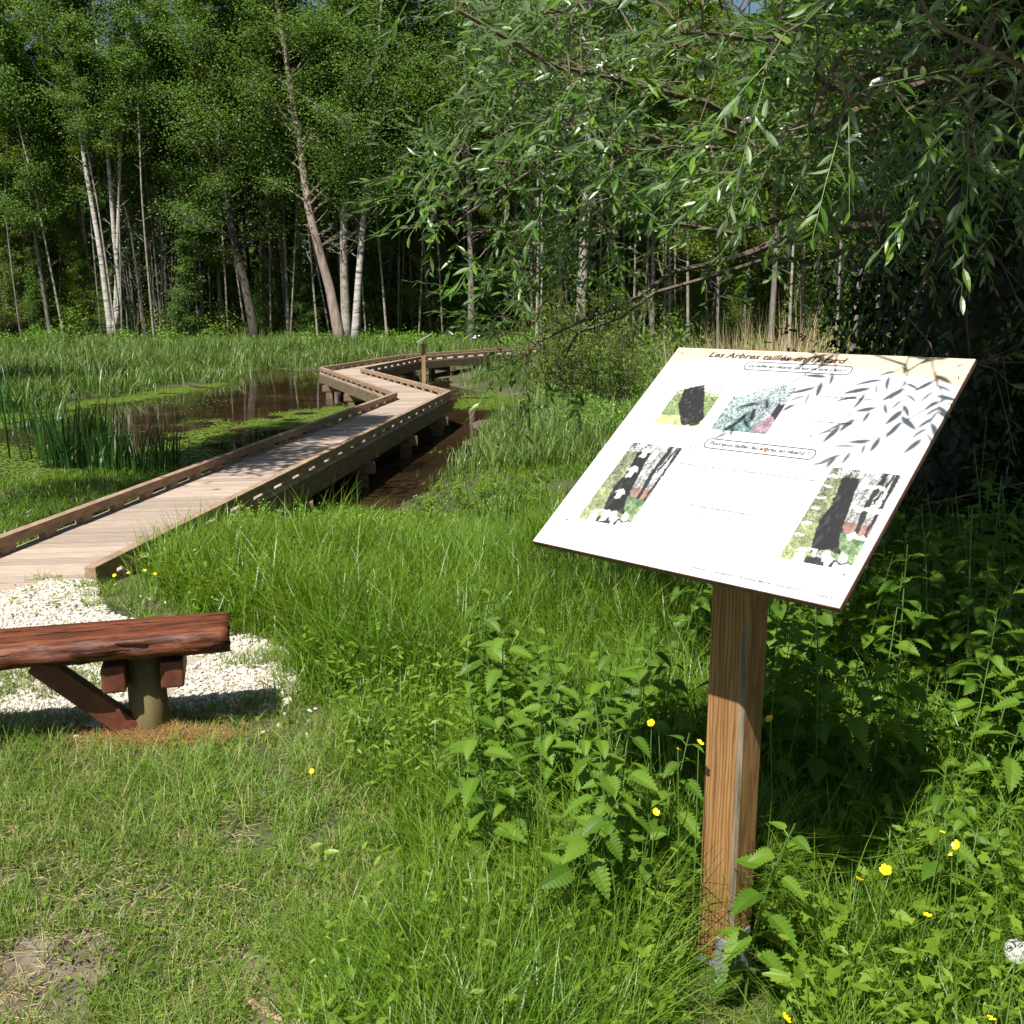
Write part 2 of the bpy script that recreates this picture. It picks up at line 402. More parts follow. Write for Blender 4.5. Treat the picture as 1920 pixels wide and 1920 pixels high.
# ------------------------------------------------------------------ boardwalk
Rp = [np.array(q) for q in [(-2.35, 5.53), (-1.0, 16.78), (-3.26, 22.34), (-2.33, 27.06), (2.2, 33.6)]]
Lp = [np.array(q) for q in [(-3.42, 5.42), (-1.92, 16.45), (-4.27, 22.62), (-2.98, 27.75), (1.6, 34.5)]]
bw = empty('boardwalk', (-2.9, 5.47, 0), 0, 'zigzag wooden boardwalk with low kick rails crossing the brown pond', 'boardwalk')
OFF = -np.array([-2.9, 5.47, 0])
def bwadd(b, name, mat, parent=bw, bev=0):
    V, Q, T = b.arr(); o = mesh(name, V + OFF, Q, T, mat, parent)
    if bev: bevel(o, bev)
    return o
for s in range(4):
    ra, rb, la, lb = Rp[s], Rp[s + 1], Lp[s], Lp[s + 1]
    L = .5 * (np.linalg.norm(rb - ra) + np.linalg.norm(lb - la)); n = int(L / .145); b = B()
    for i in range(n):
        t0, t1 = (i + .015) / n, (i + .965) / n; dz = random.uniform(-.002, .002); dx = random.uniform(0, .012)
        P = [ra + (rb - ra) * t0, ra + (rb - ra) * t1, la + (lb - la) * t1, la + (lb - la) * t0]
        hexa(b, [(*p, -.032 + dz) for p in P], [(*p, 0 + dz) for p in P])
    bwadd(b, 'deck', M['deck'])
    for side, (a, c) in enumerate(((ra, rb), (la, lb))):
        d = (c - a) / np.linalg.norm(c - a); nrmv = np.array([-d[1], d[0]]) * (1 if side == 0 else -1)
        Ls = np.linalg.norm(c - a)
        e0, e1 = a + nrmv * .035, c + nrmv * .035
        b = B(); segs = max(1, round(Ls / 3.4))
        for q in range(segs):
            p0, p1 = e0 + (e1 - e0) * q / segs, e0 + (e1 - e0) * ((q + 1) / segs) - d * .004
            m_ = (p0 + p1) / 2; obox(b, m_, d, nrmv, np.linalg.norm(p1 - p0) / 2, .034, .048, .118)
        rl = bwadd(b, 'kick_rail', M['rail'], bev=.004)
        nb = int(Ls / .46)
        for q in range(nb + 1):
            p = e0 + (e1 - e0) * min(.985, max(.015, q / nb)); bb = B()
            obox(bb, p, d, nrmv, .065, .032, .0, .048)
            bwadd(bb, 'spacer_block', M['rail'], parent=rl)
        b = B(); p0, p1 = a + nrmv * .02, c + nrmv * .02
        if s == 0: p0 = p0 + d * .03
        obox(b, (p0 + p1) / 2, d, nrmv, np.linalg.norm(p1 - p0) / 2, .03, -.215, -.034)
        bwadd(b, 'side_beam', M['beam'])
    nc = max(2, int(L / 1.9))
    for i in range(nc):
        t = (i + .6) / nc; pr, pl = ra + (rb - ra) * t, la + (lb - la) * t; m_ = (pr + pl) / 2
        ax = nrm(pl - pr); d = np.array([ax[1], -ax[0]])
        b = B(); obox(b, m_, ax, d, np.linalg.norm(pl - pr) / 2 + .09, .075, -.345, -.217); bwadd(b, 'crossbeam', M['beam'], bev=.006)
        for e in (pr, pl):
            b = B(); cpt = e + (m_ - e) * .12; obox(b, cpt, ax, d, .07, .06, -1.0, -.347); bwadd(b, 'pile', M['beam'])
b = B(); obox(b, (Rp[0] + Lp[0]) / 2 + np.array([0, -.02]), nrm(Lp[0] - Rp[0]), nrm(Rp[1] - Rp[0]), .54, .018, -.12, -.036)
bwadd(b, 'end_board', M['rail'])

# ------------------------------------------------------------------ bench
def bench():
    e = np.array([-1.043, 3.56]); d = nrm([-.965, -.262]); w = np.array([d[1], -d[0]])   # w points away from the viewer
    if w[1] < 0: w = -w
    root = empty('bench', (*(e + d * .3), 0), 0, 'rustic red brown half log bench standing on the gravel beside the grass', 'bench')
    off = -np.array([*(e + d * .3), 0.0])
    def lk(o): return o
    # seat : half log swept along d
    Ls = 1.75; nseg = 60; prof = []
    top = .45
    for k in range(9): prof.append((-.118 + .236 * k / 8, top + .003 * math.sin(k * 1.3) - .007 * (k in (0, 8))))   # flat sawn top, front to back
    prof += [(.130, top - .02), (.134, top - .045), (.125, top - .07), (.10, top - .09), (.06, top - .1), (.02, top - .104), (-.03, top - .104), (-.075, top - .1), (-.105, top - .094),
             (-.122, top - .082), (-.130, top - .066), (-.133, top - .05), (-.132, top - .034), (-.128, top - .02)]
    prof = np.array(prof); m = len(prof); b = B(); V = []
    for i in range(nseg + 1):
        t = i / nseg * Ls; sc = 1 - .05 * (i == 0) - .02 * (i == nseg)
        for k, (a, z) in enumerate(prof):
            j = 0
            if k > 8 and a < .06: j = (vnoise(t, k * .35, .05, 8) - .5) * .016 + (vnoise(t, k * .5, .3, 9) - .5) * .016 - .012 * (vnoise(t, k * 2.0, .09, 10) > .72)
            aa = a * sc + j; zz = top - .06 + (z - top + .06) * sc + (.008 * math.sin(t * 3) if k > 8 else 0)
            p = e + d * (t + (.006 * math.sin(k * 2.1) if i == 0 else 0)) + w * aa; V.append((*p, zz))
    Q = [(i * m + k, i * m + (k + 1) % m, (i + 1) * m + (k + 1) % m, (i + 1) * m + k) for i in range(nseg) for k in range(m)]
    V = np.array(V) + off; T = []
    for i0, flip in ((0, 0), (nseg * m, 1)):
        c = len(V); V = np.vstack([V, V[i0:i0 + m].mean(0)])
        for k in range(m):
            q = (i0 + k, i0 + (k + 1) % m, c); T.append(q[::-1] if not flip else q)
    mt, nt, bs = material('stained_log')
    tc = N(nt, 'ShaderNodeTexCoord'); mp = nt.nodes.new('ShaderNodeMapping')
    mp.inputs['Rotation'].default_value = (0, 0, -math.atan2(d[1], d[0])); nt.links.new(tc.outputs['Object'], mp.inputs[0])
    n1 = noise(nt, 7, 8, vec=mp.outputs[0], stretch=(.7, 5, 6), rough=.7); n2 = noise(nt, 16, 5, vec=mp.outputs[0], stretch=(.35, 3, 5), rough=.6)
    r1 = ramp(nt, [(.3, (.02, .006, .004)), (.45, (.085, .024, .011)), (.58, (.16, .048, .019)), (.72, (.27, .10, .038))], n1.outputs[0])
    r2 = ramp(nt, [(.36, (.12, .12, .12)), (.45, (1, 1, 1))], n2.outputs[0])
    mx = N(nt, 'ShaderNodeMix', data_type='RGBA', blend_type='MULTIPLY'); mx.inputs[0].default_value = 1
    nt.links.new(r1.outputs[0], mx.inputs[6]); nt.links.new(r2.outputs[0], mx.inputs[7]); nt.links.new(mx.outputs[2], bs.inputs['Base Color'])
    bs.inputs['Roughness'].default_value = .5; bs.inputs['Specular IOR Level'].default_value = .35
    bump(nt, bs, mx.outputs[2], 1.0, .02)
    so = mesh('seat', V, Q, T, mt, root, smooth=True)
    for t in (.3, 1.45):
        c = e + d * t + w * .035
        b = B(); V_, Q_, T_ = tube([(*c, -.12), (*c, .1), (*c, .34)], [.070, .069, .066], 12); b.add(V_ + off, Q_, T_)
        # squared round post
        b.build('leg', M['legw'], root, smooth=True)
        for s_ in (-1, 1):
            q = c + d * s_ * .098; b = B(); obox(b, q + off[:2], d, w, .04, .125, .235, .335)
            bevel(b.build('crosspiece', M['cross'], root), .008)
    for t, s_ in ((.3, 1), (1.45, -1)):
        c = e + d * t + w * .01; b = B()
        p0 = np.array([*(c + d * s_ * .03), .03]); p1 = np.array([*(c + d * s_ * .36), .345])
        u = nrm(p1 - p0); dd = np.array([*d, 0]) * s_; nn_ = nrm(np.cross(u, np.array([*w, 0]))); ww = np.array([*w, 0])
        q = [p0 - nn_ * .04 - ww * .03, p0 + nn_ * .04 - ww * .03, p0 + nn_ * .04 + ww * .03, p0 - nn_ * .04 + ww * .03]
        Vb = np.array(q + [x + (p1 - p0) for x in q]) + off
        bevel(B().add(Vb, CQ).build('brace', M['cross'], root), .006)
bench()

# ------------------------------------------------------------------ information board
def info_board():
    P0 = np.array([.4345, 2.6691, 1.4750]); hu = nrm([.7221, -.6918, 0.0]); hv = np.array([-.5500, -.5795, -.6014])
    hv = nrm(hv - hu * (hv @ hu)); nn = nrm(np.cross(hv, hu))
    if nn[2] < 0: nn = -nn
    W_, H_ = .75, .70
    base = np.array([.513, 2.187, 0.0])
    root = empty('information_board', base, 0, 'large slanted white information board with printed pictures on a square wooden post', 'information board')
    def P(u, v, n=0.0): return P0 + hu * u + hv * v + nn * n - base
    def slab(name, u0, v0, u1, v1, n0, n1, mat, parent=root):
        b = B(); hexa(b, [P(u0, v1, n0), P(u1, v1, n0), P(u1, v0, n0), P(u0, v0, n0)], [P(u0, v1, n1), P(u1, v1, n1), P(u1, v0, n1), P(u0, v0, n1)])
        return b.build(name, mat, parent)
    white = plain('printed_white', (.62, .62, .615), .3)
    mdf, nt, bb = material('board_edge'); r = ramp(nt, [(.35, (.09, .035, .025)), (.6, (.17, .07, .05))], noise(nt, 40, 4).outputs[0]); nt.links.new(r.outputs[0], bb.inputs['Base Color'])
    back = plain('backing_sheet', (.09, .1, .085), .5)
    panel = slab('panel', 0, 0, W_, H_, -.008, 0, mdf)
    slab('backing', .0015, .0015, W_ - .0015, H_ - .0015, -.014, -.0085, back)
    face = slab('face', .001, .001, W_ - .001, H_ - .001, .0003, .0014, white)
    E_ = .0018
    # title band, its lower edge an arc
    us = np.linspace(.001, W_ - .001, 40)
    vb = np.interp(us, [0, .0678, .2155, .3321, .4439, .5491, .649, .75], [.064, .042, .0305, .033, .042, .052, .066, .086])
    V = [P(u, .0012, E_) for u in us] + [P(u, v, E_) for u, v in zip(us, vb)]
    Q = [(i, i + 40, i + 41, i + 1) for i in range(39)]
    mesh('title_band', V, Q, None, plain('band_orange', (.54, .43, .31), .3), face)
    ln = B()
    for i in range(39):
        ln.add([P(us[i], vb[i], E_ + .0002), P(us[i], vb[i] + .0006, E_ + .0002), P(us[i + 1], vb[i + 1] + .0006, E_ + .0002), P(us[i + 1], vb[i + 1], E_ + .0002)], [(0, 1, 2, 3)])
    ln.build('band_line', plain('line_grey', (.4, .38, .36), .5), face)
    ink = plain('ink_brown', (.035, .018, .014), .5); grey = plain('ink_grey', (.05, .05, .05), .5); pale = plain('ink_pale', (.12, .12, .12), .5)
    def text(s, u, v, width, h, mat, name, bold=0, shear=.25, tilt=0.0):
        cu = bpy.data.curves.new(name, 'FONT'); cu.body = s; cu.size = 1; cu.shear = shear; cu.offset = bold + .005; cu.resolution_u = 2
        to = bpy.data.objects.new(name, cu); COL.objects.link(to)
        dg = bpy.context.evaluated_depsgraph_get(); me = bpy.data.meshes.new_from_object(to.evaluated_get(dg))
        bpy.data.objects.remove(to); co = np.zeros(len(me.vertices) * 3); me.vertices.foreach_get('co', co); co = co.reshape(-1, 3)
        x0, x1 = co[:, 0].min(), co[:, 0].max(); k = width / (x1 - x0)
        new = np.array([P(u + (c[0] - x0) * k, v - c[1] * h / .73 + tilt * (c[0] - x0) * k, E_ + .0006) for c in co])
        me.vertices.foreach_set('co', new.astype(np.float32).ravel()); me.materials.clear(); me.materials.append(mat); me.update()
        o = bpy.data.objects.new(name, me); COL.objects.link(o); o.parent = face; return o
    text('Les Arbres taillés en Têtard', .108, .0325, .366, .0195, ink, 'title_text', .017, .22, .006)
    def capsule(u0, v0, u1, v1, name):
        b = B(); n = 24; r = (v1 - v0) / 2 * .8
        pts = []
        for cx, cy_, a0 in ((u1 - r, v0 + r, -90), (u1 - r, v1 - r, 0), (u0 + r, v1 - r, 90), (u0 + r, v0 + r, 180)):
            for k in range(6):
                a = math.radians(a0 + 18 * k); pts.append((cx + r * math.cos(a), cy_ + r * math.sin(a), math.cos(a), math.sin(a)))
        w = .0030; m = len(pts)
        b.add([P(x, y, E_ + .0002) for x, y, _, _ in pts] + [P(x + a * w, y + c * w, E_ + .0002) for x, y, a, c in pts], [(i, (i + 1) % m, m + (i + 1) % m, m + i) for i in range(m)])
        b.build(name, grey, face)
    capsule(.228, .045, .497, .071, 'heading_frame'); text("La taille en têtard, qu'est ce que c'est ?", .238, .0625, .248, .0105, grey, 'heading_text', .012)
    capsule(.264, .316, .532, .343, 'heading_frame'); text('Pourquoi tailler les arbres en têtard ?', .275, .3335, .245, .0115, grey, 'heading_text', .012)
    text('La période de la taille en têtard', .463, .150, .128, .006, grey, 'small_text')
    text('Les arbres taillés en têtard', .473, .230, .099, .0055, grey, 'small_text')
    text("Pour réguler le niveau de l'eau et maintenir l'humidité de l'atmosphère des zones humides", .233, .404, .338, .0055, pale, 'small_text')
    text('Pour réaliser rapidement du mobilier bois', .326, .5205, .158, .0055, pale, 'small_text')
    text('Yvonne   Conception : Antoine Morel   Impression', .42, .681, .245, .007, pale, 'small_text'); text('Octobre 2017', .69, .684, .050, .007, pale, 'small_text')
    # printed pictures : colour grids
    def pic(u0, v0, u1, v1, nx, ny, fn, name):
        X, Y = np.meshgrid((np.arange(nx) + .5) / nx, (np.arange(ny) + .5) / ny); C = fn(X + .03 * (vnoise(X, Y, .05, 7) - .5), Y + .03 * (vnoise(X, Y, .05, 8) - .5), np.random.default_rng(5))
        k_ = np.where(C.min(-1) > .78, 1, .62 + .55 * vnoise(X, Y, .09, 2) + .3 * vnoise(X, Y, .03, 3))[..., None]; C = C * k_
        C = C * .62 + .38 * (np.roll(C, 1, 0) + np.roll(C, -1, 0) + np.roll(C, 1, 1) + np.roll(C, -1, 1)) / 4
        gx_, gy_ = np.meshgrid(np.linspace(0, 1, nx + 1), np.linspace(0, 1, ny + 1))
        V = P0 - base + hu * (u0 + (u1 - u0) * gx_[..., None]) + hv * (v0 + (v1 - v0) * gy_[..., None]) + nn * (E_ + .0002)
        i = (np.arange(ny)[:, None] * (nx + 1) + np.arange(nx)[None]); keep = np.ones((ny, nx), bool)
        for cx in (0, nx - 1):
            for cy_ in (0, ny - 1): keep[cy_, cx] = False
        kf = keep.ravel(); i = i.ravel()[kf]
        Q = np.stack([i, i + nx + 1, i + nx + 2, i + 1], -1)
        c4 = np.concatenate([(lambda c: c * .6 + .4 * c.mean(-1, keepdims=True))(np.clip(C, 0, 1) ** 1.6) * .85 + .02, np.ones(C.shape[:2] + (1,))], -1).reshape(-1, 4)[kf]
        mesh(name, V, Q, None, prn, face, col=np.repeat(c4, 4, 0))
    prn, nt, pb = material('printed_picture'); at_ = nt.nodes.new('ShaderNodeAttribute'); at_.attribute_name = 'print'
    nt.links.new(at_.outputs['Color'], pb.inputs['Base Color']); pb.inputs['Roughness'].default_value = .3
    W3 = lambda *c: np.array(c, float)
    def mix(C, mask, col): m = mask[..., None].astype(float); return C * (1 - m) + np.asarray(col) * m
    def fol(X, Y, rng, a, b): return np.where(rng.random(X.shape)[..., None] < .55, W3(*a), W3(*b)) * rng.uniform(.7, 1.25, X.shape)[..., None]
    def p1(X, Y, rng):
        C = fol(X, Y, rng, (.42, .55, .16), (.18, .26, .07)); C = mix(C, (Y < .35) & (rng.random(X.shape) < 1.0 - 2.2 * Y), (.82, .84, .84))
        C = mix(C, Y > .8, (.55, .62, .2)); blk = inpoly(X, Y, np.array([(.12, .22), (.5, .1), (.98, .79), (.95, .97), (.62, .985), (.24, .58)]))
        C = mix(C, blk, (.025, .024, .028)); C = mix(C, blk & (vnoise(X * 10, Y * 10, .6, 4) > .78), (.12, .12, .13)); return C
    def p2(X, Y, rng):
        C = fol(X, Y, rng, (.28, .48, .46), (.12, .24, .2)); C = mix(C, rng.random(X.shape) < .38 * (1.15 - Y), (.8, .84, .86))
        C = mix(C, (X > .4) & (Y > .3) & (Y < .72) & (rng.random(X.shape) < .4), (.34, .3, .42)); pk = inpoly(X, Y, np.array([(.7, .82), (.85, .68), (.88, .4), (1.1, .97), (.72, 1)])); C = mix(C, pk, (.38, .22, .30))
        C = mix(C, pk & (rng.random(X.shape) < .4), (.5, .38, .44)); C = mix(C, (X > .86) & (Y > .4) & (Y < .62 + .8 * (X - .86)), (.06, .06, .09))
        C = mix(C, (Y < .3) & (X < .5 - Y) & (rng.random(X.shape) < .8), (.8, .82, .84)); return C
    def tree_pic(X, Y, rng, up):
        n1 = vnoise(X * 12, Y * 22, 1, 3); C = fol(X, Y, rng, (.60, .62, .62), (.30, .32, .26)); C = mix(C, (vnoise(X, Y, .12, 5) > .62) & (Y < .4), (.76, .78, .80)); C = mix(C, (np.abs(np.sin(X * 38 + 3 * Y)) < .16) & (Y < .6), (.22, .22, .2))
        C = mix(C, (Y > .5) & (X < .45), (.5, .55, .24)); m = (Y > .5) & (X < .5) & (rng.random(X.shape) < .4); C = mix(C, m, (.25, .3, .1))
        C = mix(C, (X < .42) & (Y < .6) & (Y > .12), (.42, .48, .24)); C = mix(C, (X < .42) & (Y < .6) & (rng.random(X.shape) < .45), (.16, .19, .08))
        C = mix(C, (X > .55) & (Y > .55) & (Y < .66), (.45, .28, .2)); C = mix(C, (X > .55) & (Y > .66), (.40, .52, .22)); C = mix(C, (X > .6) & (Y > .66) & (rng.random(X.shape) < .45), (.22, .36, .14)); C = mix(C, (X > .6) & (Y > .66) & (n1 > .6), (.16, .32, .14))
        C = mix(C, ((np.abs(X - .80 + .03 * np.sin(Y * 6)) < .035) | (np.abs(X - .84 - .25 * (.3 - Y)) < .018) & (Y < .35) | (np.abs(X - .96) < .022)) & (Y < .68), (.06, .06, .07))
        pl = [(.21, .09), (.47, .09), (.5, .26), (.59, .55), (.65, .73), (.8, .88), (.62, .84), (.53, .86), (.36, .9), (.31, .81), (.25, .59), (.29, .43), (.25, .28)]
        tr = inpoly(X + .03 * (vnoise(X * 20, Y * 20, 1, 9) - .5), Y, np.array(pl)); C = mix(C, tr, (.03, .028, .032)); C = mix(C, tr & (vnoise(X * 30, Y * 12, 1, 6) > .72), (.10, .10, .11))
        C = mix(C, (Y > .86) & (X > .18) & (n1 > .35), (.72, .72, .72)); C = mix(C, (Y > .93) & (X > .35) & (n1 < .5), (.08, .08, .09)); C = mix(C, (Y > .95) & (X > .75), (.8, .8, .8))
        wcol = (.82, .82, .83)
        if up:
            for cx_, cy_ in ((.36, .08), (.37, .33), (.44, .61), (.47, .88)):
                a = (np.abs(X - cx_) < .055) & (Y > cy_ + .02) & (Y < cy_ + .10); hd = (Y > cy_ - .035) & (Y < cy_ + .025) & (np.abs(X - cx_) < (Y - cy_ + .035) * 2.1); C = mix(C, a | hd, wcol)
        else:
            for cx_, cy_ in ((.50, .155), (.60, .40), (.70, .68)):
                a = (np.abs(Y - cy_) < .020) & (X > cx_ + .1) & (X < cx_ + .38); hd = (X > cx_) & (X < cx_ + .11) & (np.abs(Y - cy_) < (X - cx_) * .36); C = mix(C, a | hd, wcol)
            for cy_ in (.1, .21, .34, .46, .62, .75): C = mix(C, (np.abs(Y - cy_) < .010) & (X > .02) & (X < .16), wcol)
        return C
    pic(.0915, .120, .217, .283, 74, 84, p1, 'picture'); pic(.252, .119, .395, .283, 80, 84, p2, 'picture')
    pic(.0745, .3545, .2165, .610, 70, 110, lambda X, Y, r: tree_pic(X, Y, r, True), 'picture')
    pic(.587, .3575, .7305, .613, 70, 110, lambda X, Y, r: tree_pic(X, Y, r, False), 'picture')
    st = plain('screw_steel', (.35, .36, .36), .35, .7)
    for u, v in ((.0245, .0227), (.7244, .025), (.0498, .6205), (.7252, .6233)):
        b = B(); a = np.arange(20) / 20 * 2 * np.pi
        for r0, r1, z0 in ((.0058, .0068, .0006), (0.0, .0028, .0009)):
            b.add([P(u + math.cos(t) * r0, v + math.sin(t) * r0, E_ + z0) for t in a] + [P(u + math.cos(t) * r1, v + math.sin(t) * r1, E_ + z0 - .0003) for t in a],
                  [(i, (i + 1) % 20, 20 + (i + 1) % 20, 20 + i) for i in range(20)])
        b.build('screw', st, panel)
    # dirt and a few bud scales lying on the panel
    b = B()
    for u, v, s in ((.418, .332, .008), (.236, .352, .005), (.737, .066, .006), (.17, .165, .003), (.49, .20, .002), (.5, .275, .005), (.30, .45, .002), (.36, .545, .003)):
        R = rot_rand(1)[0]; b.add((IV * [1.3, .5, .35] * s * .7) @ R.T * [1, 1, 1] + P(u, v, E_ + .002), None, IT)
    b.build('bud_scale', plain('bud_brown', (.28, .10, .03), .8), face)
    # post : square, faces follow the panel
    ax, ay = hu[:2], nrm(hv[:2]); b = B(); hw = .046
    def topz(q):    # underside of the panel above that point
        n3 = nn; p = P0 - nn * .0145; return p[2] - ((q[0] - p[0]) * n3[0] + (q[1] - p[1]) * n3[1]) / n3[2]
    cs = [base[:2] - ax * hw - ay * hw, base[:2] + ax * hw - ay * hw, base[:2] + ax * hw + ay * hw, base[:2] - ax * hw + ay * hw]
    lv = np.linspace(0, 1, 16); V = []
    ch = .006
    ring = []
    for k in range(4):
        p, q, r_ = cs[k], cs[(k + 1) % 4], cs[k - 1]
        cc = .010 if k == 2 else .003
        ring += [p + nrm(r_ - p) * cc, p + nrm(q - p) * cc]
    for t in lv:
        for q in ring: V.append((*(q - base[:2]), .05 + (topz(q) - .05) * t))
    m = 8; Q = [(i * m + k, i * m + (k + 1) % m, (i + 1) * m + (k + 1) % m, (i + 1) * m + k) for i in range(15) for k in range(8)]
    mt, nt, bs = material('post_wood')
    tc = N(nt, 'ShaderNodeTexCoord')
    wv = N(nt, 'ShaderNodeTexWave', Scale=34.0, Distortion=7.0, Detail=3.0); wv.bands_direction = 'X'; wv.inputs['Detail Scale'].default_value = 1.4
    mp = nt.nodes.new('ShaderNodeMapping'); mp.inputs['Scale'].default_value = (1, 1, .09); mp.inputs['Rotation'].default_value = (0, 0, .76)
    nt.links.new(tc.outputs['Object'], mp.inputs[0]); nt.links.new(mp.outputs[0], wv.inputs[0])
    r1 = ramp(nt, [(0, (.185, .085, .028)), (.4, (.28, .145, .048)), (1, (.33, .185, .07))], wv.outputs['Color'])
    n2 = noise(nt, 60, 4, stretch=(1, 1, .06)); r2 = ramp(nt, [(.3, (.65, .6, .55)), (.6, (1, 1, 1))], n2.outputs[0])
    mx = N(nt, 'ShaderNodeMix', data_type='RGBA', blend_type='MULTIPLY'); mx.inputs[0].default_value = 1
    nt.links.new(r1.outputs[0], mx.inputs[6]); nt.links.new(r2.outputs[0], mx.inputs[7]); nt.links.new(mx.outputs[2], bs.inputs['Base Color'])
    bs.inputs['Roughness'].default_value = .7; bump(nt, bs, n2.outputs[0], .4, .003)
    po = mesh('post', V, Q, None, mt, root)
    # weathered grey edge strip on the nearest arris
    gm = wood_mat('weathered_edge', [(.35, (.07, .06, .04)), (.5, (.19, .15, .10)), (.65, (.28, .22, .15))], 70, (1, 1, .08), .9, .8, .004)
    po.data.materials.append(gm)
    for i in range(11): po.data.polygons[i * 8 + 4].material_index = 1
    # steel anchor plates on two opposite faces
    for s_ in (-1, 1):
        b = B(); c = ax * s_ * (hw + .0045); obox(b, c, ax, ay, .0025, .03, -.15, .15 if s_ < 0 else .13); bevel(b.build('anchor_plate', M['steel'], root), .001)
    b = B(); c = ay * (hw + .0045) + ax * .026; obox(b, c, ay, ax, .0025, .016, -.15, .12); bevel(b.build('anchor_plate', M['steel'], root), .001)
    b = B(); obox(b, (0, 0), ax, ay, .045, .045, .03, .048); b.build('anchor_base', M['steel'], root)
info_board()

def far_sign():
    p = at_z(795, 712, -.45); top = at_y(797, 643, p[1]); z1 = top[2]
    root = empty('small_information_board', (p[0], p[1], -.45), 0, 'small distant information board seen edge on beside the boardwalk', 'information board')
    b = B(); obox(b, (0, 0), (1, 0), (0, 1), .05, .05, -.2, z1 + .43); b.build('post', M['pbeam'] if 'pbeam' in M else wood_mat('far_post_wood', [(.3, (.2, .11, .05)), (.7, (.36, .22, .11))], 8, (1, 1, .2)), root)
    l, r = at_y(783, 642, p[1]), at_y(811, 625.5, p[1]); l, r = l - [p[0], p[1], -.45], r - [p[0], p[1], -.45]
    u = nrm(r - l); nn_ = np.array([-u[2], 0, u[0]]); V = []
    for z in (0, .022):
        for q, yy in ((l, -.26), (r, -.26), (r, .26), (l, .26)): V.append(q + nn_ * z + np.array([0, yy, 0]) + u * 0)
    B().add(V, CQ).build('panel', plain('far_panel_grey', (.4, .38, .35), .5), root)
far_sign()

# ------------------------------------------------------------------ leaf templates
def lance(nseg=4, width=.11, curl=.12, fold=.25):
    t = np.linspace(0, 1, nseg + 1); w = width * np.sin(np.pi * t ** .8) ** .8; w[0] = .01; w[-1] = .0
    z = -curl * t ** 2; V, Q = [], []
    for i in range(nseg + 1): V += [(t[i], -w[i], z[i] + fold * w[i]), (t[i], 0, z[i]), (t[i], w[i], z[i] + fold * w[i])]
    for i in range(nseg):
        a = i * 3; Q += [(a, a + 3, a + 4, a + 1), (a + 1, a + 4, a + 5, a + 2)]
    return np.array(V), np.array(Q)
def serrate(teeth=9, width=.33, curl=.25, fold=.3):
    V, Q = [], []; n = teeth * 2
    for i in range(n + 1):
        t = i / n; w = width * (np.sin(np.pi * min(1, t * .98 + .035) ** .62)) ** .85 if t < 1 else 0
        xo = t
        if i % 2 == 1: w *= .74; xo -= .02
        else: xo += .035 * (1 - t)
        zz = -curl * t * t
        V += [(min(xo, 1), -w, zz + fold * w - .05 * (i % 2)*w), (t, 0, zz), (min(xo, 1), w, zz + fold * w - .05 * (i % 2)*w)]
    for i in range(n):
        a = i * 3; Q += [(a, a + 3, a + 4, a + 1), (a + 1, a + 4, a + 5, a + 2)]
    return np.array(V), np.array(Q)
def palmate(rf, n=36, span=math.pi * 1.25, cup=.15):
    a = np.linspace(-span, span, n); r = np.array([rf(x) for x in a])
    V = [(0, 0, 0)] + [(r_ * math.cos(x) + .0, r_ * math.sin(x), cup * r_ * r_ - .12 * r_ ** 3) for x, r_ in zip(a, r)]
    T = [(0, i, i + 1) for i in range(1, n)]
    return np.array(V), np.array(T)
IVYL = palmate(lambda x: .35 + .65 * max(0, math.cos(x * 2.45)) ** 1.2 if abs(x) < 1.9 else .42, 17, 2.3, .1)
def lob(x):
    k = max(0, math.cos(x * 2.55)); r = .22 + .78 * k ** .75; r *= 1 - .10 * abs(x)
    return r * (1 - .22 * (math.cos(x * 15) < -.2))
LOBL = palmate(lob, 40, 1.85, .12)
DIA = (np.array([(0, 0, 0), (.5, -.36, .04), (1, 0, -.03), (.5, .36, .04)]), np.array([(0, 1, 2, 3)]))
LAN = lance(4, .125, .15, .3); LAN2 = lance(3, .17, .1, .2)
SER = serrate()

# ------------------------------------------------------------------ grass
def blades(base, h, w, az, lean, seg=3, rng=RNG, droop=None, fold=True):
    n = len(h); d = np.c_[np.cos(az), np.sin(az), np.zeros(n)]
    fa = az + np.pi / 2 + rng.normal(0, .6, n); s = np.c_[np.cos(fa), np.sin(fa), np.zeros(n)]
    V = np.zeros((n, 2 * seg + 1, 3))
    for k in range(seg + 1):
        t = k / seg
        p = base + np.c_[np.zeros(n), np.zeros(n), h * (t - .38 * np.minimum(lean, 1.4) * t ** 2.4)] + d * (h * lean * t ** 1.9)[:, None]
        ww = (w * .5 * (1 - t ** 2.2))[:, None]
        if k < seg: V[:, 2 * k] = p - s * ww; V[:, 2 * k + 1] = p + s * ww
        else: V[:, 2 * k] = p
    o = (np.arange(n) * (2 * seg + 1))[:, None]
    Q = np.concatenate([o + np.array([[2 * k, 2 * k + 1, 2 * k + 3, 2 * k + 2]]) for k in range(seg - 1)]) if seg > 1 else np.zeros((0, 4), int)
    T = o + np.array([[2 * seg - 2, 2 * seg - 1, 2 * seg]])
    return V.reshape(-1, 3), Q, T
def on_deck(x, y, mg=.05):
    r = np.zeros(np.shape(x), bool)
    for s in range(4):
        P = np.array([Rp[s], Rp[s + 1], Lp[s + 1], Lp[s]]); c = P.mean(0); P = c + (P - c) * (1 + mg)
        r |= inpoly(x, y, P)
    return r
def soil_mask(x, y):
    r = np.zeros(np.shape(x), bool)
    for P in SOIL: r |= inpoly(x, y, P)
    return r
def sample(n, y0, y1, xl, xr, rng=RNG, power=1.0):
    """points on the ground between two depths, xl/xr as fractions of the depth"""
    y = y0 * (y1 / y0) ** rng.random(n) if power else rng.uniform(y0, y1, n)
    x = y * rng.uniform(xl, xr, n); return x, y
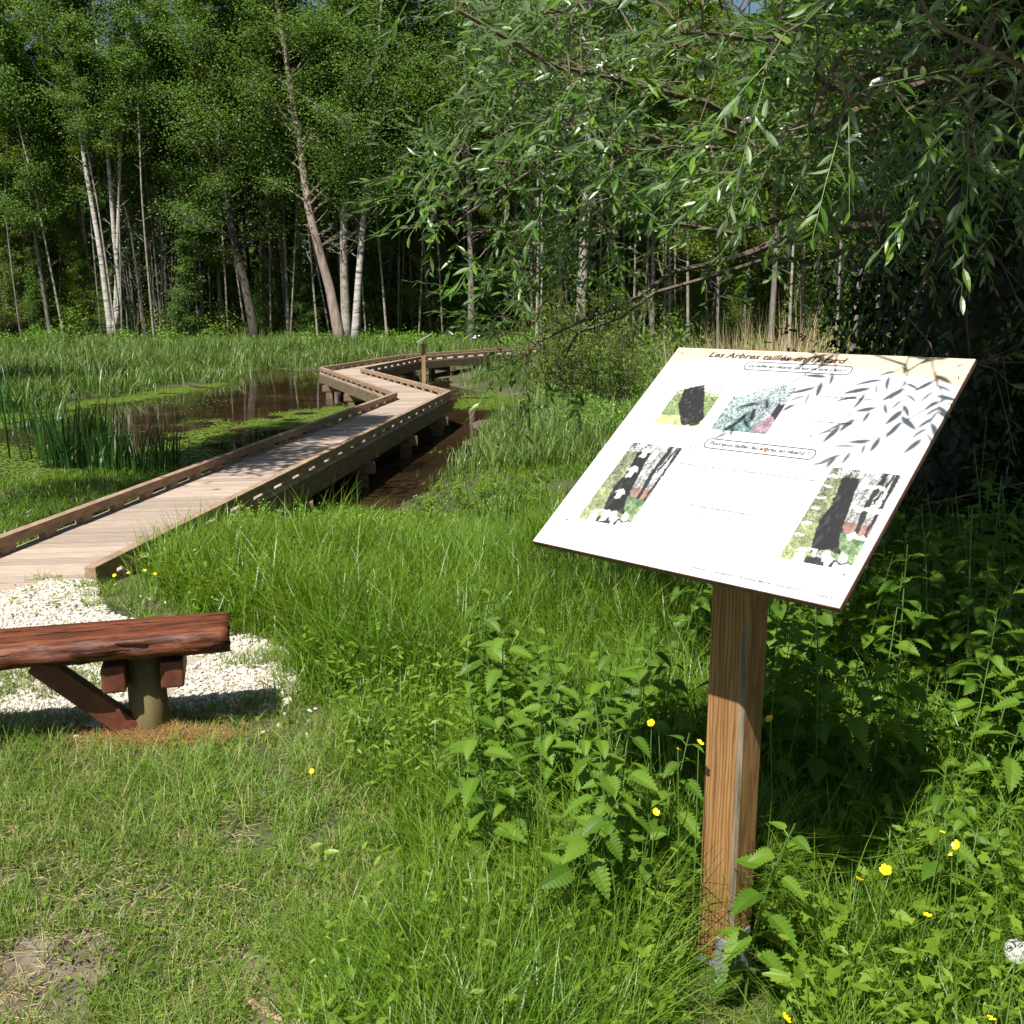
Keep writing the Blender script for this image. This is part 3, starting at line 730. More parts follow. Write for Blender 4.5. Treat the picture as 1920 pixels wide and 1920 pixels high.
# boundary between the trodden short grass (left, near) and the tall meadow
def tallness(x, y):
    edge = np.interp(y, [1.5, 2.0, 2.4, 2.9, 3.3, 3.8, 4.3, 4.8, 5.5, 7], [-.30, -.32, -.45, -.42, -.55, -.72, -.85, -1.45, -2.05, -2.4])
    return sstep(-.22, .25, x - edge + (vnoise(x, y, .4, 12) - .5) * .3)

def grass_field():
    rng = np.random.default_rng(3)
    # short trodden grass in tufts
    b = B()
    x, y = sample(16000, 1.35, 5.6, -.85, .35, rng)
    k = ~inpoly(x, y, GRAVEL) & (tallness(x, y) < .8) & (rng.random(len(x)) > soil_mask(x, y) * .86) & ~on_deck(x, y) & (vnoise(x, y, .28, 20) + .4 * vnoise(x, y, .09, 21) > .30)
    x, y = x[k], y[k]; m = 10
    X = np.repeat(x, m) + rng.normal(0, .016, len(x) * m); Y = np.repeat(y, m) + rng.normal(0, .016, len(x) * m)
    hh = np.repeat(rng.uniform(.025, .075, len(x)) * (1 + .5 * sstep(2.2, 3.2, y)) * (.45 + 1.15 * vnoise(x, y, .33, 24)), m) * rng.uniform(.6, 1.5, len(X))
    b.add(*blades(np.c_[X, Y, gh(X, Y)], hh, rng.uniform(.0018, .0034, len(X)), rng.uniform(0, 6.28, len(X)), rng.uniform(.2, 1.5, len(X)), 3, rng))
    # sparse tufts reaching into the gravel
    x, y = sample(2200, 3.4, 5.7, -.9, -.15, rng); k = inpoly(x, y, GRAVEL) & ((vnoise(x, y, .3, 22) > .68) | (~inpoly(x + .16, y - .05, GRAVEL)) | (~inpoly(x, y - .12, GRAVEL))); x, y = x[k], y[k]
    X = np.repeat(x, 14) + rng.normal(0, .02, len(x) * 14); Y = np.repeat(y, 14) + rng.normal(0, .02, len(x) * 14)
    b.add(*blades(np.c_[X, Y, gh(X, Y)], rng.uniform(.04, .13, len(X)), rng.uniform(.002, .004, len(X)), rng.uniform(0, 6.28, len(X)), rng.uniform(.2, 1.3, len(X)), 3, rng))
    x, y = sample(700, 1.4, 2.3, .14, .36, rng); X = np.repeat(x, 8) + rng.normal(0, .015, 5600); Y = np.repeat(y, 8) + rng.normal(0, .015, 5600)
    b.add(*blades(np.c_[X, Y, gh(X, Y)], rng.uniform(.012, .045, 5600), rng.uniform(.002, .0035, 5600), rng.uniform(0, 6.28, 5600), rng.uniform(.2, 1.5, 5600), 3, rng))
    tag(b.build('short_grass', M['short']), 'short trodden grass growing in tufts around the bench', 'grass', kind='stuff')
    # dry litter lying in the short grass
    x, y = sample(17000, 1.35, 3.6, -.7, .25, rng); k = (vnoise(x, y, .3, 25) > .35) & (tallness(x, y) < .7) & ~inpoly(x, y, GRAVEL); x, y = x[k], y[k]; n = len(x)
    V, Q, T = blades(np.zeros((n, 3)), rng.uniform(.03, .10, n), rng.uniform(.0012, .0028, n), rng.uniform(0, 6.28, n), rng.uniform(.1, .5, n), 2, rng)
    V = V.reshape(n, -1, 3); R = frames(np.c_[np.zeros(n), np.zeros(n), np.ones(n)] + rng.normal(0, .2, (n, 3)), np.tile([1., 0, 0], (n, 1)))
    V = V[..., [2, 0, 1]]; a = rng.uniform(0, 6.28, n); c, s = np.cos(a)[:, None], np.sin(a)[:, None]
    V = np.stack([V[..., 0] * c - V[..., 1] * s, V[..., 0] * s + V[..., 1] * c, V[..., 2] * .5 + .012], -1) + np.c_[x, y, gh(x, y)][:, None]
    tag(mesh('dry_grass_litter', V.reshape(-1, 3), Q, T, M['reed']), 'dry cut grass littering the trodden lawn', 'dry grass', kind='stuff')
    # tall meadow grass, near
    b = B()
    def tall(nt, y0, y1, xl, xr, m, hl, hu_, wl, wu, sp_, seg=4, seed=30, zone=None, lean=(.15, 1.0)):
        x, y = sample(nt, y0, y1, xl, xr, rng)
        k = (tallness(x, y) > rng.random(len(x)) * .9 + .05) & (pond_sd(x, y) > .05) & ~on_deck(x, y, .06) & ~inpoly(x, y, GRAVEL) & (np.hypot(x - .513, y - 2.187) > .09)
        k &= vnoise(x, y, .5, seed) > .12
        if zone is not None: k &= zone(x, y)
        x, y = x[k], y[k]
        X = np.repeat(x, m) + rng.normal(0, sp_, len(x) * m); Y = np.repeat(y, m) + rng.normal(0, sp_, len(x) * m)
        hs = np.repeat(rng.uniform(hl, hu_, len(x)) * (.55 + .75 * vnoise(x, y, .7, seed + 1)) * (.45 + .55 * tallness(x, y)), m)
        hs = hs * (1 - .62 * sstep(5.6, 8.2, Y) * sstep(1.6, .2, X - .08 * Y))
        hs = hs * (.45 + .55 * sstep(.1, 1.5, pond_sd(X, Y)))
        hh = hs * rng.uniform(.5, 1.3, len(X)); az0 = np.repeat(rng.uniform(0, 6.28, len(x)), m)
        b.add(*blades(np.c_[X, Y, gh(X, Y)], hh, rng.uniform(wl, wu, len(X)), az0 + rng.normal(0, 1.1, len(X)), rng.uniform(*lean, len(X)), seg, rng))
    near = lambda x, y: ~((np.abs(x - .242 * y) < .18) & (y > 1.4) & (y < 2.22)) & ((x < .62 + .02 * y) | (rng.random(len(x)) < .35))
    tall(9500, 1.5, 4.2, -.4, .75, 12, .22, .40, .0025, .0055, .03, 5, 30, near)
    tall(9500, 3.8, 9.0, -.6, .45, 11, .28, .50, .004, .008, .05, 4, 33)
    tall(6500, 8.0, 17, -.4, .5, 9, .26, .42, .008, .014, .09, 3, 36)
    tag(b.build('meadow_grass', M['grass']), 'tall bright green meadow grass between the path and the pond', 'grass', kind='stuff')
    # marsh grass left of the boardwalk, on wet ground
    b = B()
    x, y = sample(9000, 6.2, 13, -1.0, -.15, rng); k = (x < -3.5 + .125 * (y - 5.5)) & (x - (-3.5 + .13 * (y - 5.5)) < -.05) & (pond_sd(x, y) > -.35) & ~on_deck(x, y, .05); x, y = x[k], y[k]
    X = np.repeat(x, 9) + rng.normal(0, .06, len(x) * 9); Y = np.repeat(y, 9) + rng.normal(0, .06, len(x) * 9)
    b.add(*blades(np.c_[X, Y, gh(X, Y)], rng.uniform(.05, .16, len(X)) * (.6 + vnoise(X, Y, .8, 40)), rng.uniform(.004, .010, len(X)), rng.uniform(0, 6.28, len(X)), rng.uniform(.2, 1.2, len(X)), 3, rng))
    tag(b.build('wet_grass', M['grass']), 'low wet grass left of the boardwalk at the pond edge', 'grass', kind='stuff')
    # sedges: far bank left, band behind the boardwalk, tall marsh at right
    b = B()
    sd = pond_sd
    def sedge(n, y0, y1, xl, xr, m, hl, hu_, w, sp_, cond, seed, lean=(.1, .8)):
        x, y = sample(n, y0, y1, xl, xr, rng); k = cond(x, y) & ~on_deck(x, y, .05); x, y = x[k], y[k]
        X = np.repeat(x, m) + rng.normal(0, sp_, len(x) * m); Y = np.repeat(y, m) + rng.normal(0, sp_, len(x) * m)
        hs = np.repeat(rng.uniform(hl, hu_, len(x)) * (.25 + 1.15 * vnoise(x, y, 2.2, seed)), m) * rng.uniform(.55, 1.2, len(X))
        hs = np.where(X > -1.2, hs * (.4 + .6 * sstep(.1, 1.5, sd(X, Y))), hs)
        az0 = np.repeat(rng.uniform(0, 6.28, len(x)), m)
        b.add(*blades(np.c_[X, Y, gh(X, Y)], hs, rng.uniform(w * .6, w * 1.2, len(X)), az0 + rng.normal(0, 1.0, len(X)), rng.uniform(*lean, len(X)), 3, rng))
    sedge(5200, 19, 46, -.85, -.12, 12, .42, .78, .026, .18, lambda x, y: (sd(x, y) > -.1) & (x < -3.4) & ~((x > -4.6) & (y < 30)), 50)
    sedge(2600, 26, 48, -.2, .35, 12, .4, .7, .026, .2, lambda x, y: (sd(x, y) > -.05) & (x > -6) & (y > 30.5 + .0 * x), 52)
    sedge(5600, 11.5, 34, -.2, .55, 11, .5, .8, .014, .10, lambda x, y: (sd(x, y) > .08) & (x > -1.2) & (vnoise(x, y, 1.2, 54) > .2), 55, (.1, .7))
    sedge(1500, 17.0, 26, -.34, -.1, 11, .2, .45, .016, .08, lambda x, y: (sd(x, y) < 0) & (inpoly(x, y, np.array([at_z(*q, WZ)[:2] for q in [(620, 790), (700, 770), (730, 760), (690, 735), (640, 765), (560, 775), (520, 800), (590, 800)]]))), 57)
    tag(b.build('sedge_bed', M['sedge']), 'tall blue green sedges lining the far banks of the pond', 'sedge', kind='stuff')
    b = B()
    sedge(420, 9.5, 12.5, .17, .34, 16, .9, 1.45, .010, .10, lambda x, y: (x > 1.5) & (x < 3.6), 60, (.05, .4))
    tag(b.build('dry_reeds', M['reed']), 'pale dry reed stalks standing behind the information board', 'reeds', kind='stuff')
grass_field()

# duckweed sheets: thousands of tiny floating leaves
def duckweed():
    rng = np.random.default_rng(8)
    patches = [[(330, 800), (400, 785), (450, 800), (430, 830), (400, 860), (440, 872), (350, 905), (250, 900), (100, 895), (-50, 890), (-50, 830), (100, 850), (250, 850), (320, 830)],
               [(440, 800), (520, 775), (620, 765), (700, 755), (735, 752), (690, 780), (600, 800), (520, 805), (460, 812)],
               [(150, 752), (260, 728), (420, 716), (425, 722), (300, 745), (160, 765), (60, 775)],
               [(-100, 775), (60, 770), (140, 775), (60, 800), (-100, 810)],
               [(850, 765), (960, 770), (990, 745), (930, 735), (870, 745)]]
    xs, ys = [], []
    for P in patches:
        P = np.array([at_z(*q, WZ)[:2] for q in P]); lo, hi = P.min(0), P.max(0); n = int(min(26000, (hi - lo).prod() * 1500))
        x, y = rng.uniform(lo[0], hi[0], n), rng.uniform(lo[1], hi[1], n)
        k = inpoly(x + rng.normal(0, .12, n), y + rng.normal(0, .2, n), P) & (vnoise(x, y, .5, 70) + .3 * vnoise(x, y, .15, 71) > .42); xs.append(x[k]); ys.append(y[k])
    n = 9000; x, y = rng.uniform(-12, 1, n), rng.uniform(10, 26, n); k = (vnoise(x, y, .9, 73) > .7); xs.append(x[k]); ys.append(y[k])
    x, y = np.concatenate(xs), np.concatenate(ys); k = pond_sd(x, y) < .3; x, y = x[k], y[k]; n = len(x)
    a = np.arange(6) / 6 * 2 * np.pi; V = np.c_[np.cos(a), np.sin(a), np.zeros(6)]; V = np.vstack([[0, 0, .12], V]); T = [(0, i + 1, (i + 1) % 6 + 1) for i in range(6)]
    th = rng.uniform(0, 6.28, n); R = frames(np.c_[np.cos(th), np.sin(th), rng.normal(0, .06, n)])
    V, Q, T = scatter(V, None, T, R, np.c_[x, y, np.full(n, WZ + .006) + rng.uniform(0, .006, n)], rng.uniform(.012, .028, n))
    tag(mesh('duckweed', V, None, T, M['duck']), 'bright green duckweed floating on the brown water', 'duckweed', kind='stuff')
duckweed()

# ------------------------------------------------------------------ iris clumps
def iris_clump(px, py, nb, h, spread, label, z=WZ, mat='iris', w=.03, name='iris_clump', cat='iris', group='iris clumps standing in the pond'):
    rng = np.random.default_rng(int(px * 7 + py)); p = at_z(px, py, z)
    root = empty(name, p, 0, label, cat, group)
    off = rng.normal(0, spread, (nb, 2)) * [1, .6]; az = np.arctan2(off[:, 1], off[:, 0])
    V, Q, T = blades(np.c_[off, np.full(nb, -.05)], rng.uniform(h * .55, h * 1.05, nb), rng.uniform(w * .7, w * 1.2, nb), az + rng.normal(0, .5, nb), rng.uniform(.02, .32, nb), 5, rng)
    mesh('leaves', V, Q, T, M[mat], root)
    nb2 = nb // 3; V, Q, T = blades(np.c_[off[:nb2] * .6, np.full(nb2, -.05)], rng.uniform(h * .4, h * .7, nb2), rng.uniform(w * .6, w, nb2), rng.uniform(0, 6.3, nb2), rng.uniform(.5, 1.1, nb2), 5, rng)
    mesh('bent_leaves', V, Q, T, M[mat], root)
for a in [(272, 888, 34, .85, .15, 'dark green iris clump nearest the boardwalk, last at the right of the row'),
          (205, 893, 44, .95, .17, 'iris clump second from the boardwalk with a few bright low leaves'),
          (140, 876, 60, 1.12, .24, 'tallest dense iris clump in the middle of the row'),
          (95, 862, 50, 1.05, .24, 'dense iris clump just left of the tallest one'),
          (310, 880, 24, .75, .13, 'thin short iris clump behind the one nearest the boardwalk'),
          (50, 800, 36, .75, .3, 'low iris clump in the shade at the left pond edge'),
          (0, 775, 80, 1.1, .4, 'dark iris clump cut by the left edge of the photo'),
          (180, 850, 40, .95, .24, 'iris clump standing behind the tallest one')]:
    iris_clump(*a)
iris_clump(668, 748, 60, .62, .2, 'single tuft of sedge against the bend of the boardwalk', WZ, 'sedge', .016, 'sedge_tuft', 'sedge', None)
iris_clump(940, 1000, 26, .55, .10, 'dark spiky tuft of broad grass in the meadow by the water', -.2, 'iris', .016, 'grass_tuft', 'grass tuft', None)
iris_clump(940, 700, 70, .8, .35, 'sedge tuft beside the distant small information board', -.45, 'sedge', .02, 'sedge_tuft', 'sedge', None)
iris_clump(1010, 760, 60, .75, .3, 'dark blue green sedge tuft right of the end of the straight deck', -.35, 'sedge', .016, 'sedge_tuft', 'sedge', None)

# ------------------------------------------------------------------ trees of the wood
def poly_len(P): return np.r_[0, np.cumsum(np.linalg.norm(np.diff(P, axis=0), axis=1))]
def interp_path(P, n):
    P = np.asarray(P, float); s = poly_len(P); t = np.linspace(0, s[-1], n); return np.stack([np.interp(t, s, P[:, k]) for k in range(3)], -1)
def tree_arrays(path, r0, rt, c0, nl, ll, nleaf, ls, seed, squash=.5, up=.55, wob=.08, dead=6):
    rng = np.random.default_rng(seed); P = interp_path(path, 22)
    Lt = poly_len(P)[-1]; ph = rng.uniform(0, 6.28, 4); t = np.linspace(0, 1, 22)
    P = P + np.c_[np.sin(t * 7 + ph[0]), np.sin(t * 6 + ph[1]), 0 * t] * (wob * t * (1.2 - .2 * t))[:, None]
    wood, leaf = B(), []
    wood.add(*tube(P, r0 * (1 + .35 * np.exp(-t * 22)) * (1 - t) + rt * t, 8))
    for i in range(nl + dead):
        dd = i >= nl
        f = c0 + (1 - c0) * (i + rng.random()) / nl if not dd else rng.uniform(min(.2, c0), max(.22, c0)); f = min(f, .985)
        o = P[0] * 0 + np.array([np.interp(f, t, P[:, k]) for k in range(3)])
        az = rng.uniform(0, 6.28); tap = (1 - .65 * max(0, (f - c0) / (1 - c0))) if not dd else .35
        L = ll * tap * rng.uniform(.6, 1.15); d = np.array([math.cos(az), math.sin(az), up * rng.uniform(.5, 1.5) + .5 * f])
        n = 6; q = np.linspace(0, 1, n)[:, None]; bp = o + nrm(d) * q * L + np.array([0, 0, 1]) * (q ** 2) * L * rng.uniform(-.15, .15) + rng.normal(0, .04 * L, (n, 3)) * q
        rr = (r0 * (1 - f) + rt * f) * (.36 if not dd else .12); wood.add(*tube(bp, rr * (1 - q[:, 0]) + .006, 4, False))
        subs = []
        for j in range(5 if not dd else 2):
            g = rng.uniform(.25, .95); o2 = np.array([np.interp(g, q[:, 0], bp[:, k]) for k in range(3)]); a2 = az + rng.choice([-1, 1]) * rng.uniform(.4, 1.2)
            L2 = L * rng.uniform(.25, .5); d2 = nrm([math.cos(a2), math.sin(a2), rng.uniform(-.05, .7)]); e2 = o2 + d2 * L2
            wood.add(*tube([o2, (o2 + e2) / 2 + rng.normal(0, .03, 3), e2], [rr * .4 + .004, rr * .25 + .004, .004], 3, False)); subs.append((o2, e2))
        if dd: continue
        m = max(3, int(nleaf / nl)); k = rng.integers(0, 6, m); g = rng.random(m) ** .7
        A = np.array([s_[0] for s_ in subs] + [bp[2]])[k]; E_ = np.array([s_[1] for s_ in subs] + [bp[-1]])[k]
        leaf.append(A + (E_ - A) * g[:, None] + rng.normal(0, 1, (m, 3)) * np.array([1, 1, squash]) * (.17 * L + .09) * rng.uniform(.5, 1.3, (m, 1)))
    lp = np.concatenate(leaf); n = len(lp)
    dv = rng.normal(0, 1, (n, 3)); dv[:, 2] = dv[:, 2] * .5 - .2; nv = rng.normal(0, .55, (n, 3)) + [0, 0, 1] + TO_SUN * .2
    R = frames(dv, nv); LV = scatter(DIA[0], DIA[1], None, R, lp, rng.uniform(ls * .6, ls * 1.3, n))
    return wood.arr(), LV
def put_tree(name, path, r0, rt, c0, nl, ll, nleaf, ls, seed, bark_, leafm, label, group=None, cat='tree', **kw):
    base = np.array(path[0], float); wa, la = tree_arrays(path, r0, rt, c0, nl, ll, nleaf, ls, seed, **kw)
    root = empty(name, base, 0, label, cat, group)
    mesh('trunk', wa[0] - base, wa[1], wa[2], M[bark_], root, smooth=True); mesh('crown', la[0] - base, la[1], la[2], M[leafm], root)
    return root
def px_path(pts, Y, top, zb=-.3):
    """pixel polyline at one depth, carried on up to height top"""
    P = [at_y(x, y, Y) for x, y in pts]; P[0][2] = float(gh(np.array(P[0][0]), np.array(Y))) - .05
    d = P[-1] - P[-2]; d /= max(d[2], 1e-3); P.append(P[-1] + d * max(0, top - P[-1][2])); return P
NT = [ # name, pixel polyline, depth, top height, base radius px, crown start, bark, leaf, label
 ('birch_tree', [(210, 634), (188, 470), (160, 320), (137, 165)], 45.5, 19, 7, .72, 'birch', 'alder', 'leaning white birch, the brightest trunk at the left of the wood'),
 ('birch_tree', [(206, 632), (226, 560), (215, 470), (205, 330), (194, 200)], 45.5, 19, 6, .6, 'birch', 'alder', 'white birch rising just right of the leaning birch'),
 ('birch_tree', [(212, 630), (218, 520), (222, 400), (229, 250)], 45.5, 18, 4.5, .6, 'birch', 'alder', 'thinnest birch, right of its two white neighbours'),
 ('slender_tree', [(183, 612), (172, 520), (150, 400), (126, 280)], 50, 18, 6, .6, 'pink_bark', 'alder2', 'pinkish slender tree left of the leaning birch'),
 ('slender_tree', [(19, 636), (12, 540), (8, 420), (3, 300)], 48, 18, 5, .5, 'bark', 'alder2', 'grey trunk at the very left edge of the wood'),
 ('slender_tree', [(16, 632), (6, 560), (-12, 470)], 48.5, 16, 4, .5, 'bark', 'alder', 'thin trunk leaning out of the left edge of the photo'),
 ('slender_tree', [(36, 600), (55, 460), (66, 380)], 51, 17, 4, .5, 'bark', 'alder', 'thin trunk leaning right near the left edge of the wood'),
 ('dark_alder', [(482, 648), (462, 540), (436, 440), (412, 290), (386, 60)], 45, 18.5, 11, .34, 'dark_bark', 'alder', 'tall dark leaning alder with layered branches left of the centre trunks'),
 ('alder_tree', [(640, 645), (618, 540), (598, 470), (577, 390), (550, 200)], 44, 17, 12, .45, 'pink_bark', 'alder', 'pinkish trunk leaning left from the pair of pale trunks'),
 ('alder_tree', [(650, 645), (646, 520), (645, 440), (652, 290), (652, 130)], 44.2, 18, 11, .36, 'pale_bark', 'alder', 'straight pale trunk in the middle of the three bright trunks'),
 ('alder_tree', [(665, 645), (671, 540), (678, 440), (688, 330)], 43.8, 17, 9, .45, 'birch', 'alder', 'pale trunk leaning right, rightmost of the three bright trunks'),
 ('slender_tree', [(413, 612), (409, 500), (404, 420), (399, 330)], 48, 17, 6, .55, 'bark', 'alder', 'slim grey tree between the birches and the dark alder'),
 ('slender_tree', [(394, 600), (388, 500), (384, 400)], 52, 17, 3, .5, 'dead', 'alder2', 'very thin yellowish trunk beside the slim grey tree'),
 ('slender_tree', [(719, 612), (728, 520), (737, 440), (746, 370)], 49, 17, 5, .5, 'pale_bark', 'alder', 'thin pale trunk curving up right of the three bright trunks'),
 ('slender_tree', [(776, 622), (770, 500), (765, 380)], 47, 18, 4, .45, 'dark_bark', 'alder', 'thin dark trunk above the distant small information board'),
 ('slender_tree', [(832, 618), (829, 500), (833, 420)], 49, 18, 6.5, .45, 'dark_bark', 'alder', 'dark straight trunk left of the grey one near the willow tips'),
 ('slender_tree', [(884, 642), (883, 540), (881, 430), (878, 300)], 44, 18, 8, .42, 'bark', 'alder', 'grey straight trunk standing behind the lowest willow tips'),
 ('alder_tree', [(545, 650), (536, 540), (524, 420)], 47, 18, 10, .45, 'dark_bark', 'alder', 'thick dark trunk right of the tall dark leaning alder'),
 ('alder_tree', [(585, 646), (583, 540), (590, 430)], 48, 18, 8, .45, 'dark_bark', 'alder', 'dark trunk close behind the leaning pinkish one'),
 ('alder_tree', [(508, 645), (500, 520), (488, 400)], 49, 18, 7, .45, 'dark_bark', 'alder', 'dark slim trunk between two thicker dark alders'),
 ('pale_tree', [(1086, 620), (1092, 520), (1098, 400), (1101, 180)], 30, 17, 13, .5, 'pale_bark', 'alder', 'thick blotchy pale trunk seen through the willow twigs'),
 ('slender_tree', [(1006, 615), (1010, 480), (1008, 340)], 40, 17, 3.5, .6, 'pale_bark', 'alder', 'left one of two thin pale stems behind the willow'),
 ('slender_tree', [(1017, 615), (1016, 480), (1014, 300)], 40.5, 17, 3.5, .6, 'pale_bark', 'alder', 'right one of two thin pale stems behind the willow'),
 ('slender_tree', [(1050, 590), (1052, 480), (1056, 420)], 42, 16, 5, .6, 'pink_bark', 'alder', 'reddish thin trunk just left of the thick blotchy pale trunk'),
]
for i, (nm, pts, Y, top, rpx, c0, bk, lf, lb) in enumerate(NT):
    r0 = rpx / F * Y * .82; big = rpx >= 8; c0 -= .14
    put_tree(nm, px_path(pts, Y, top), r0, r0 * .18, c0, 44 if big else 30, 3.4 if big else 2.5, 34000 if big else 15000, .10, 100 + i, bk, lf, lb, dead=10 if big else 5)

# background wood: six models, copied
def variant(seed, hgt, r0, c0, nl, ll, nleaf, bk, lf, ls=.16, **kw):
    rng = np.random.default_rng(seed); path = [(0, 0, -.3), (rng.normal(0, .25), rng.normal(0, .25), hgt * .45), (rng.normal(0, .6), rng.normal(0, .6), hgt)]
    wa, la = tree_arrays(path, r0, .02, c0, nl, ll, nleaf, ls, seed, **kw)
    def mk(nme, a, m, s=False):
        o = mesh(nme, a[0], a[1], a[2], M[m], None, smooth=s); me = o.data; bpy.data.objects.remove(o); return me
    return mk('trunk', wa, bk, True), mk('crown', la, lf)
VAR = [variant(201, 17, .13, .34, 44, 2.7, 34000, 'bark', 'alder', .12), variant(202, 19, .15, .28, 50, 3.1, 40000, 'dark_bark', 'alder', .125),
       variant(203, 16, .08, .42, 34, 2.0, 22000, 'pale_bark', 'alder2', .11), variant(204, 18, .12, .22, 52, 2.7, 38000, 'dark_bark', 'alder3', .13),
       variant(205, 15, .065, .30, 36, 2.0, 21000, 'bark', 'alder2', .11), variant(206, 20, .15, .18, 56, 3.2, 44000, 'bark', 'alder3', .14),
       variant(207, 6.0, .035, .08, 34, 1.5, 9000, 'bark', 'alder', .11, up=.7), variant(208, 9.5, .05, .12, 40, 1.9, 13000, 'bark', 'alder2', .11, up=.6),
       variant(209, 17, .06, .60, 24, 1.7, 9000, 'pale_bark', 'alder', .11, dead=14), variant(210, 16, .05, .55, 22, 1.5, 8000, 'bark', 'alder2', .11, dead=16)]
def inst_tree(v, x, y, rz, s, label, group, name='slender_tree', lean=(0, 0)):
    root = empty(name, (x, y, float(gh(np.array(x), np.array(y)))), rz, label, 'tree', group)
    root.rotation_euler = (lean[0], lean[1], rz); root.scale = s if not np.isscalar(s) else (s, s, s)
    for nme, me in zip(('trunk', 'crown'), VAR[v]):
        o = bpy.data.objects.new(nme, me); COL.objects.link(o); o.parent = root
rng = np.random.default_rng(77)
cnt = 0
for row, (Y0, Y1, n) in enumerate(((46.5, 52, 30), (54, 61, 38), (61, 72, 32), (72, 90, 42))):
    for i in range(n):
        Y = rng.uniform(Y0, Y1); fx = -.60 + 1.02 * (i + rng.random()) / n; X = fx * Y
        v = rng.choice([0, 1, 2, 3, 4, 5], p=[.2, .2, .15, .2, .15, .1] if row else [.2, .08, .3, .04, .38, 0])
        if row == 0 and v in (1, 3): v = 4
        s = rng.uniform(.78, 1.02) * (1.0 if row < 2 else 1.02)
        if row >= 2 and (abs(fx + .285) < .035 or abs(fx + .06) < .04): s *= .74
        if row < 2 and (abs(fx + .285) < .02 or abs(fx + .06) < .03): s *= .8
        lab, grp = (('thin trunk among the crowded trees at the front edge of the wood', 'thin trees along the front edge of the wood') if row == 0 else
                    ('one of many leafy trees deep in the wood beyond the pond', 'leafy trees deep in the wood'))
        inst_tree(int(v), X, Y, rng.uniform(0, 6.28), (s, s, s), lab, grp, lean=(rng.normal(0, .035), rng.normal(0, .035)))
for i in range(78):
    Y = rng.uniform(44.6, 51); fx = -.60 + .80 * (i + rng.random()) / 78
    inst_tree(8 + i % 2, fx * Y, Y, rng.uniform(0, 6.28), rng.uniform(.75, 1.0), 'bare pole thin trunk in the sunlit front row of the wood', 'pole thin trunks at the front of the wood', lean=(rng.normal(0, .04), rng.normal(0, .05)))
for i in range(90):
    Y = rng.uniform(46.5, 50) if i % 2 else rng.uniform(50, 58); fx = -.60 + .82 * (i + rng.random()) / 90
    inst_tree(6 + int(rng.random() < .4), fx * Y, Y, rng.uniform(0, 6.28), rng.uniform(.5, 1.0) * (.8 if i % 2 else 1.2), 'low leafy sapling between the taller trunks at the edge of the wood', 'saplings along the edge of the wood', 'sapling', lean=(rng.normal(0, .06), rng.normal(0, .06)))
# trees right of the wood, behind the willow
for i in range(26):
    Y = rng.uniform(22, 44); fx = .10 + .5 * (i + rng.random()) / 26; X = fx * Y
    inst_tree(int(rng.choice([0, 2, 4, 2])), X, Y, rng.uniform(0, 6.28), rng.uniform(.62, .85), 'thin pale grey trunk among those seen through the gap under the willow', 'thin trees behind the willow', lean=(rng.normal(0, .03), rng.normal(0, .03)))
# trees added at the right to shade the corner, and a loose tree left that dapples the deck
for x, y, v, s in ((6.2, 7.5, 5, .62), (8.5, 11, 3, .8), (7.5, 3.2, 5, .6), (5.6, 11.5, 3, .62), (10, 6, 5, .9), (12, 14, 1, .9), (9, 17, 3, .9)):
    inst_tree(v, x, y, rng.uniform(0, 6.28), s, 'leafy tree added right of the ivy clad willow to deepen the shade', 'trees added for shade at the right', 'added_shade_tree')
inst_tree(0, -4.9, 6.1, 1.0, .7, 'loose alder standing left of the path, its twigs dappling the deck', None, 'alder_tree', lean=(-.12, .08))
inst_tree(2, -5.4, 8.6, 2.5, .82, 'slim alder out past the left edge whose high twigs dapple the deck', None, 'alder_tree', lean=(0, .12))
inst_tree(1, -15, 16, 2.0, .8, 'broad alder on the left bank out past the irises', None, 'alder_tree')

# thicket of thin stems (250-350 px)
def thicket():
    rng = np.random.default_rng(5); Y = 47.5; p = at_y(300, 625, Y); p[2] = -.35
    root = empty('coppice_thicket', p, 0, 'fan of many thin grey bare stems between the birches and the slim grey tree', 'shrub')
    w = B(); lv = []
    for i in range(70):
        a = rng.normal(0, .9); l = rng.uniform(4, 10); o = np.array([a * .9, rng.normal(0, .7), 0]); e = o + np.array([a * .45 + rng.normal(0, .45), rng.normal(0, .5), l])
        mid = (o + e) / 2 + rng.normal(0, .15, 3); w.add(*tube([o, mid, e], [rng.uniform(.02, .045), .02, .008], 4, False))
        for j in range(8):
            g = rng.uniform(.35, 1); q = o + (e - o) * g; e2 = q + nrm([rng.normal(0, 1), rng.normal(0, 1), 1.1]) * rng.uniform(.4, 1.3); w.add(*tube([q, e2], [.012, .004], 3, False))
            lv.append(e2 + rng.normal(0, .22, (10, 3)))
    w.build('stems', M['bark'], root)
    lp = np.concatenate(lv); n = len(lp); R = frames(rng.normal(0, 1, (n, 3)), rng.normal(0, .6, (n, 3)) + [0, 0, 1])
    V, Q, T = scatter(DIA[0], DIA[1], None, R, lp, rng.uniform(.07, .13, n)); mesh('foliage', V, Q, T, M['alder3'], root)
thicket()

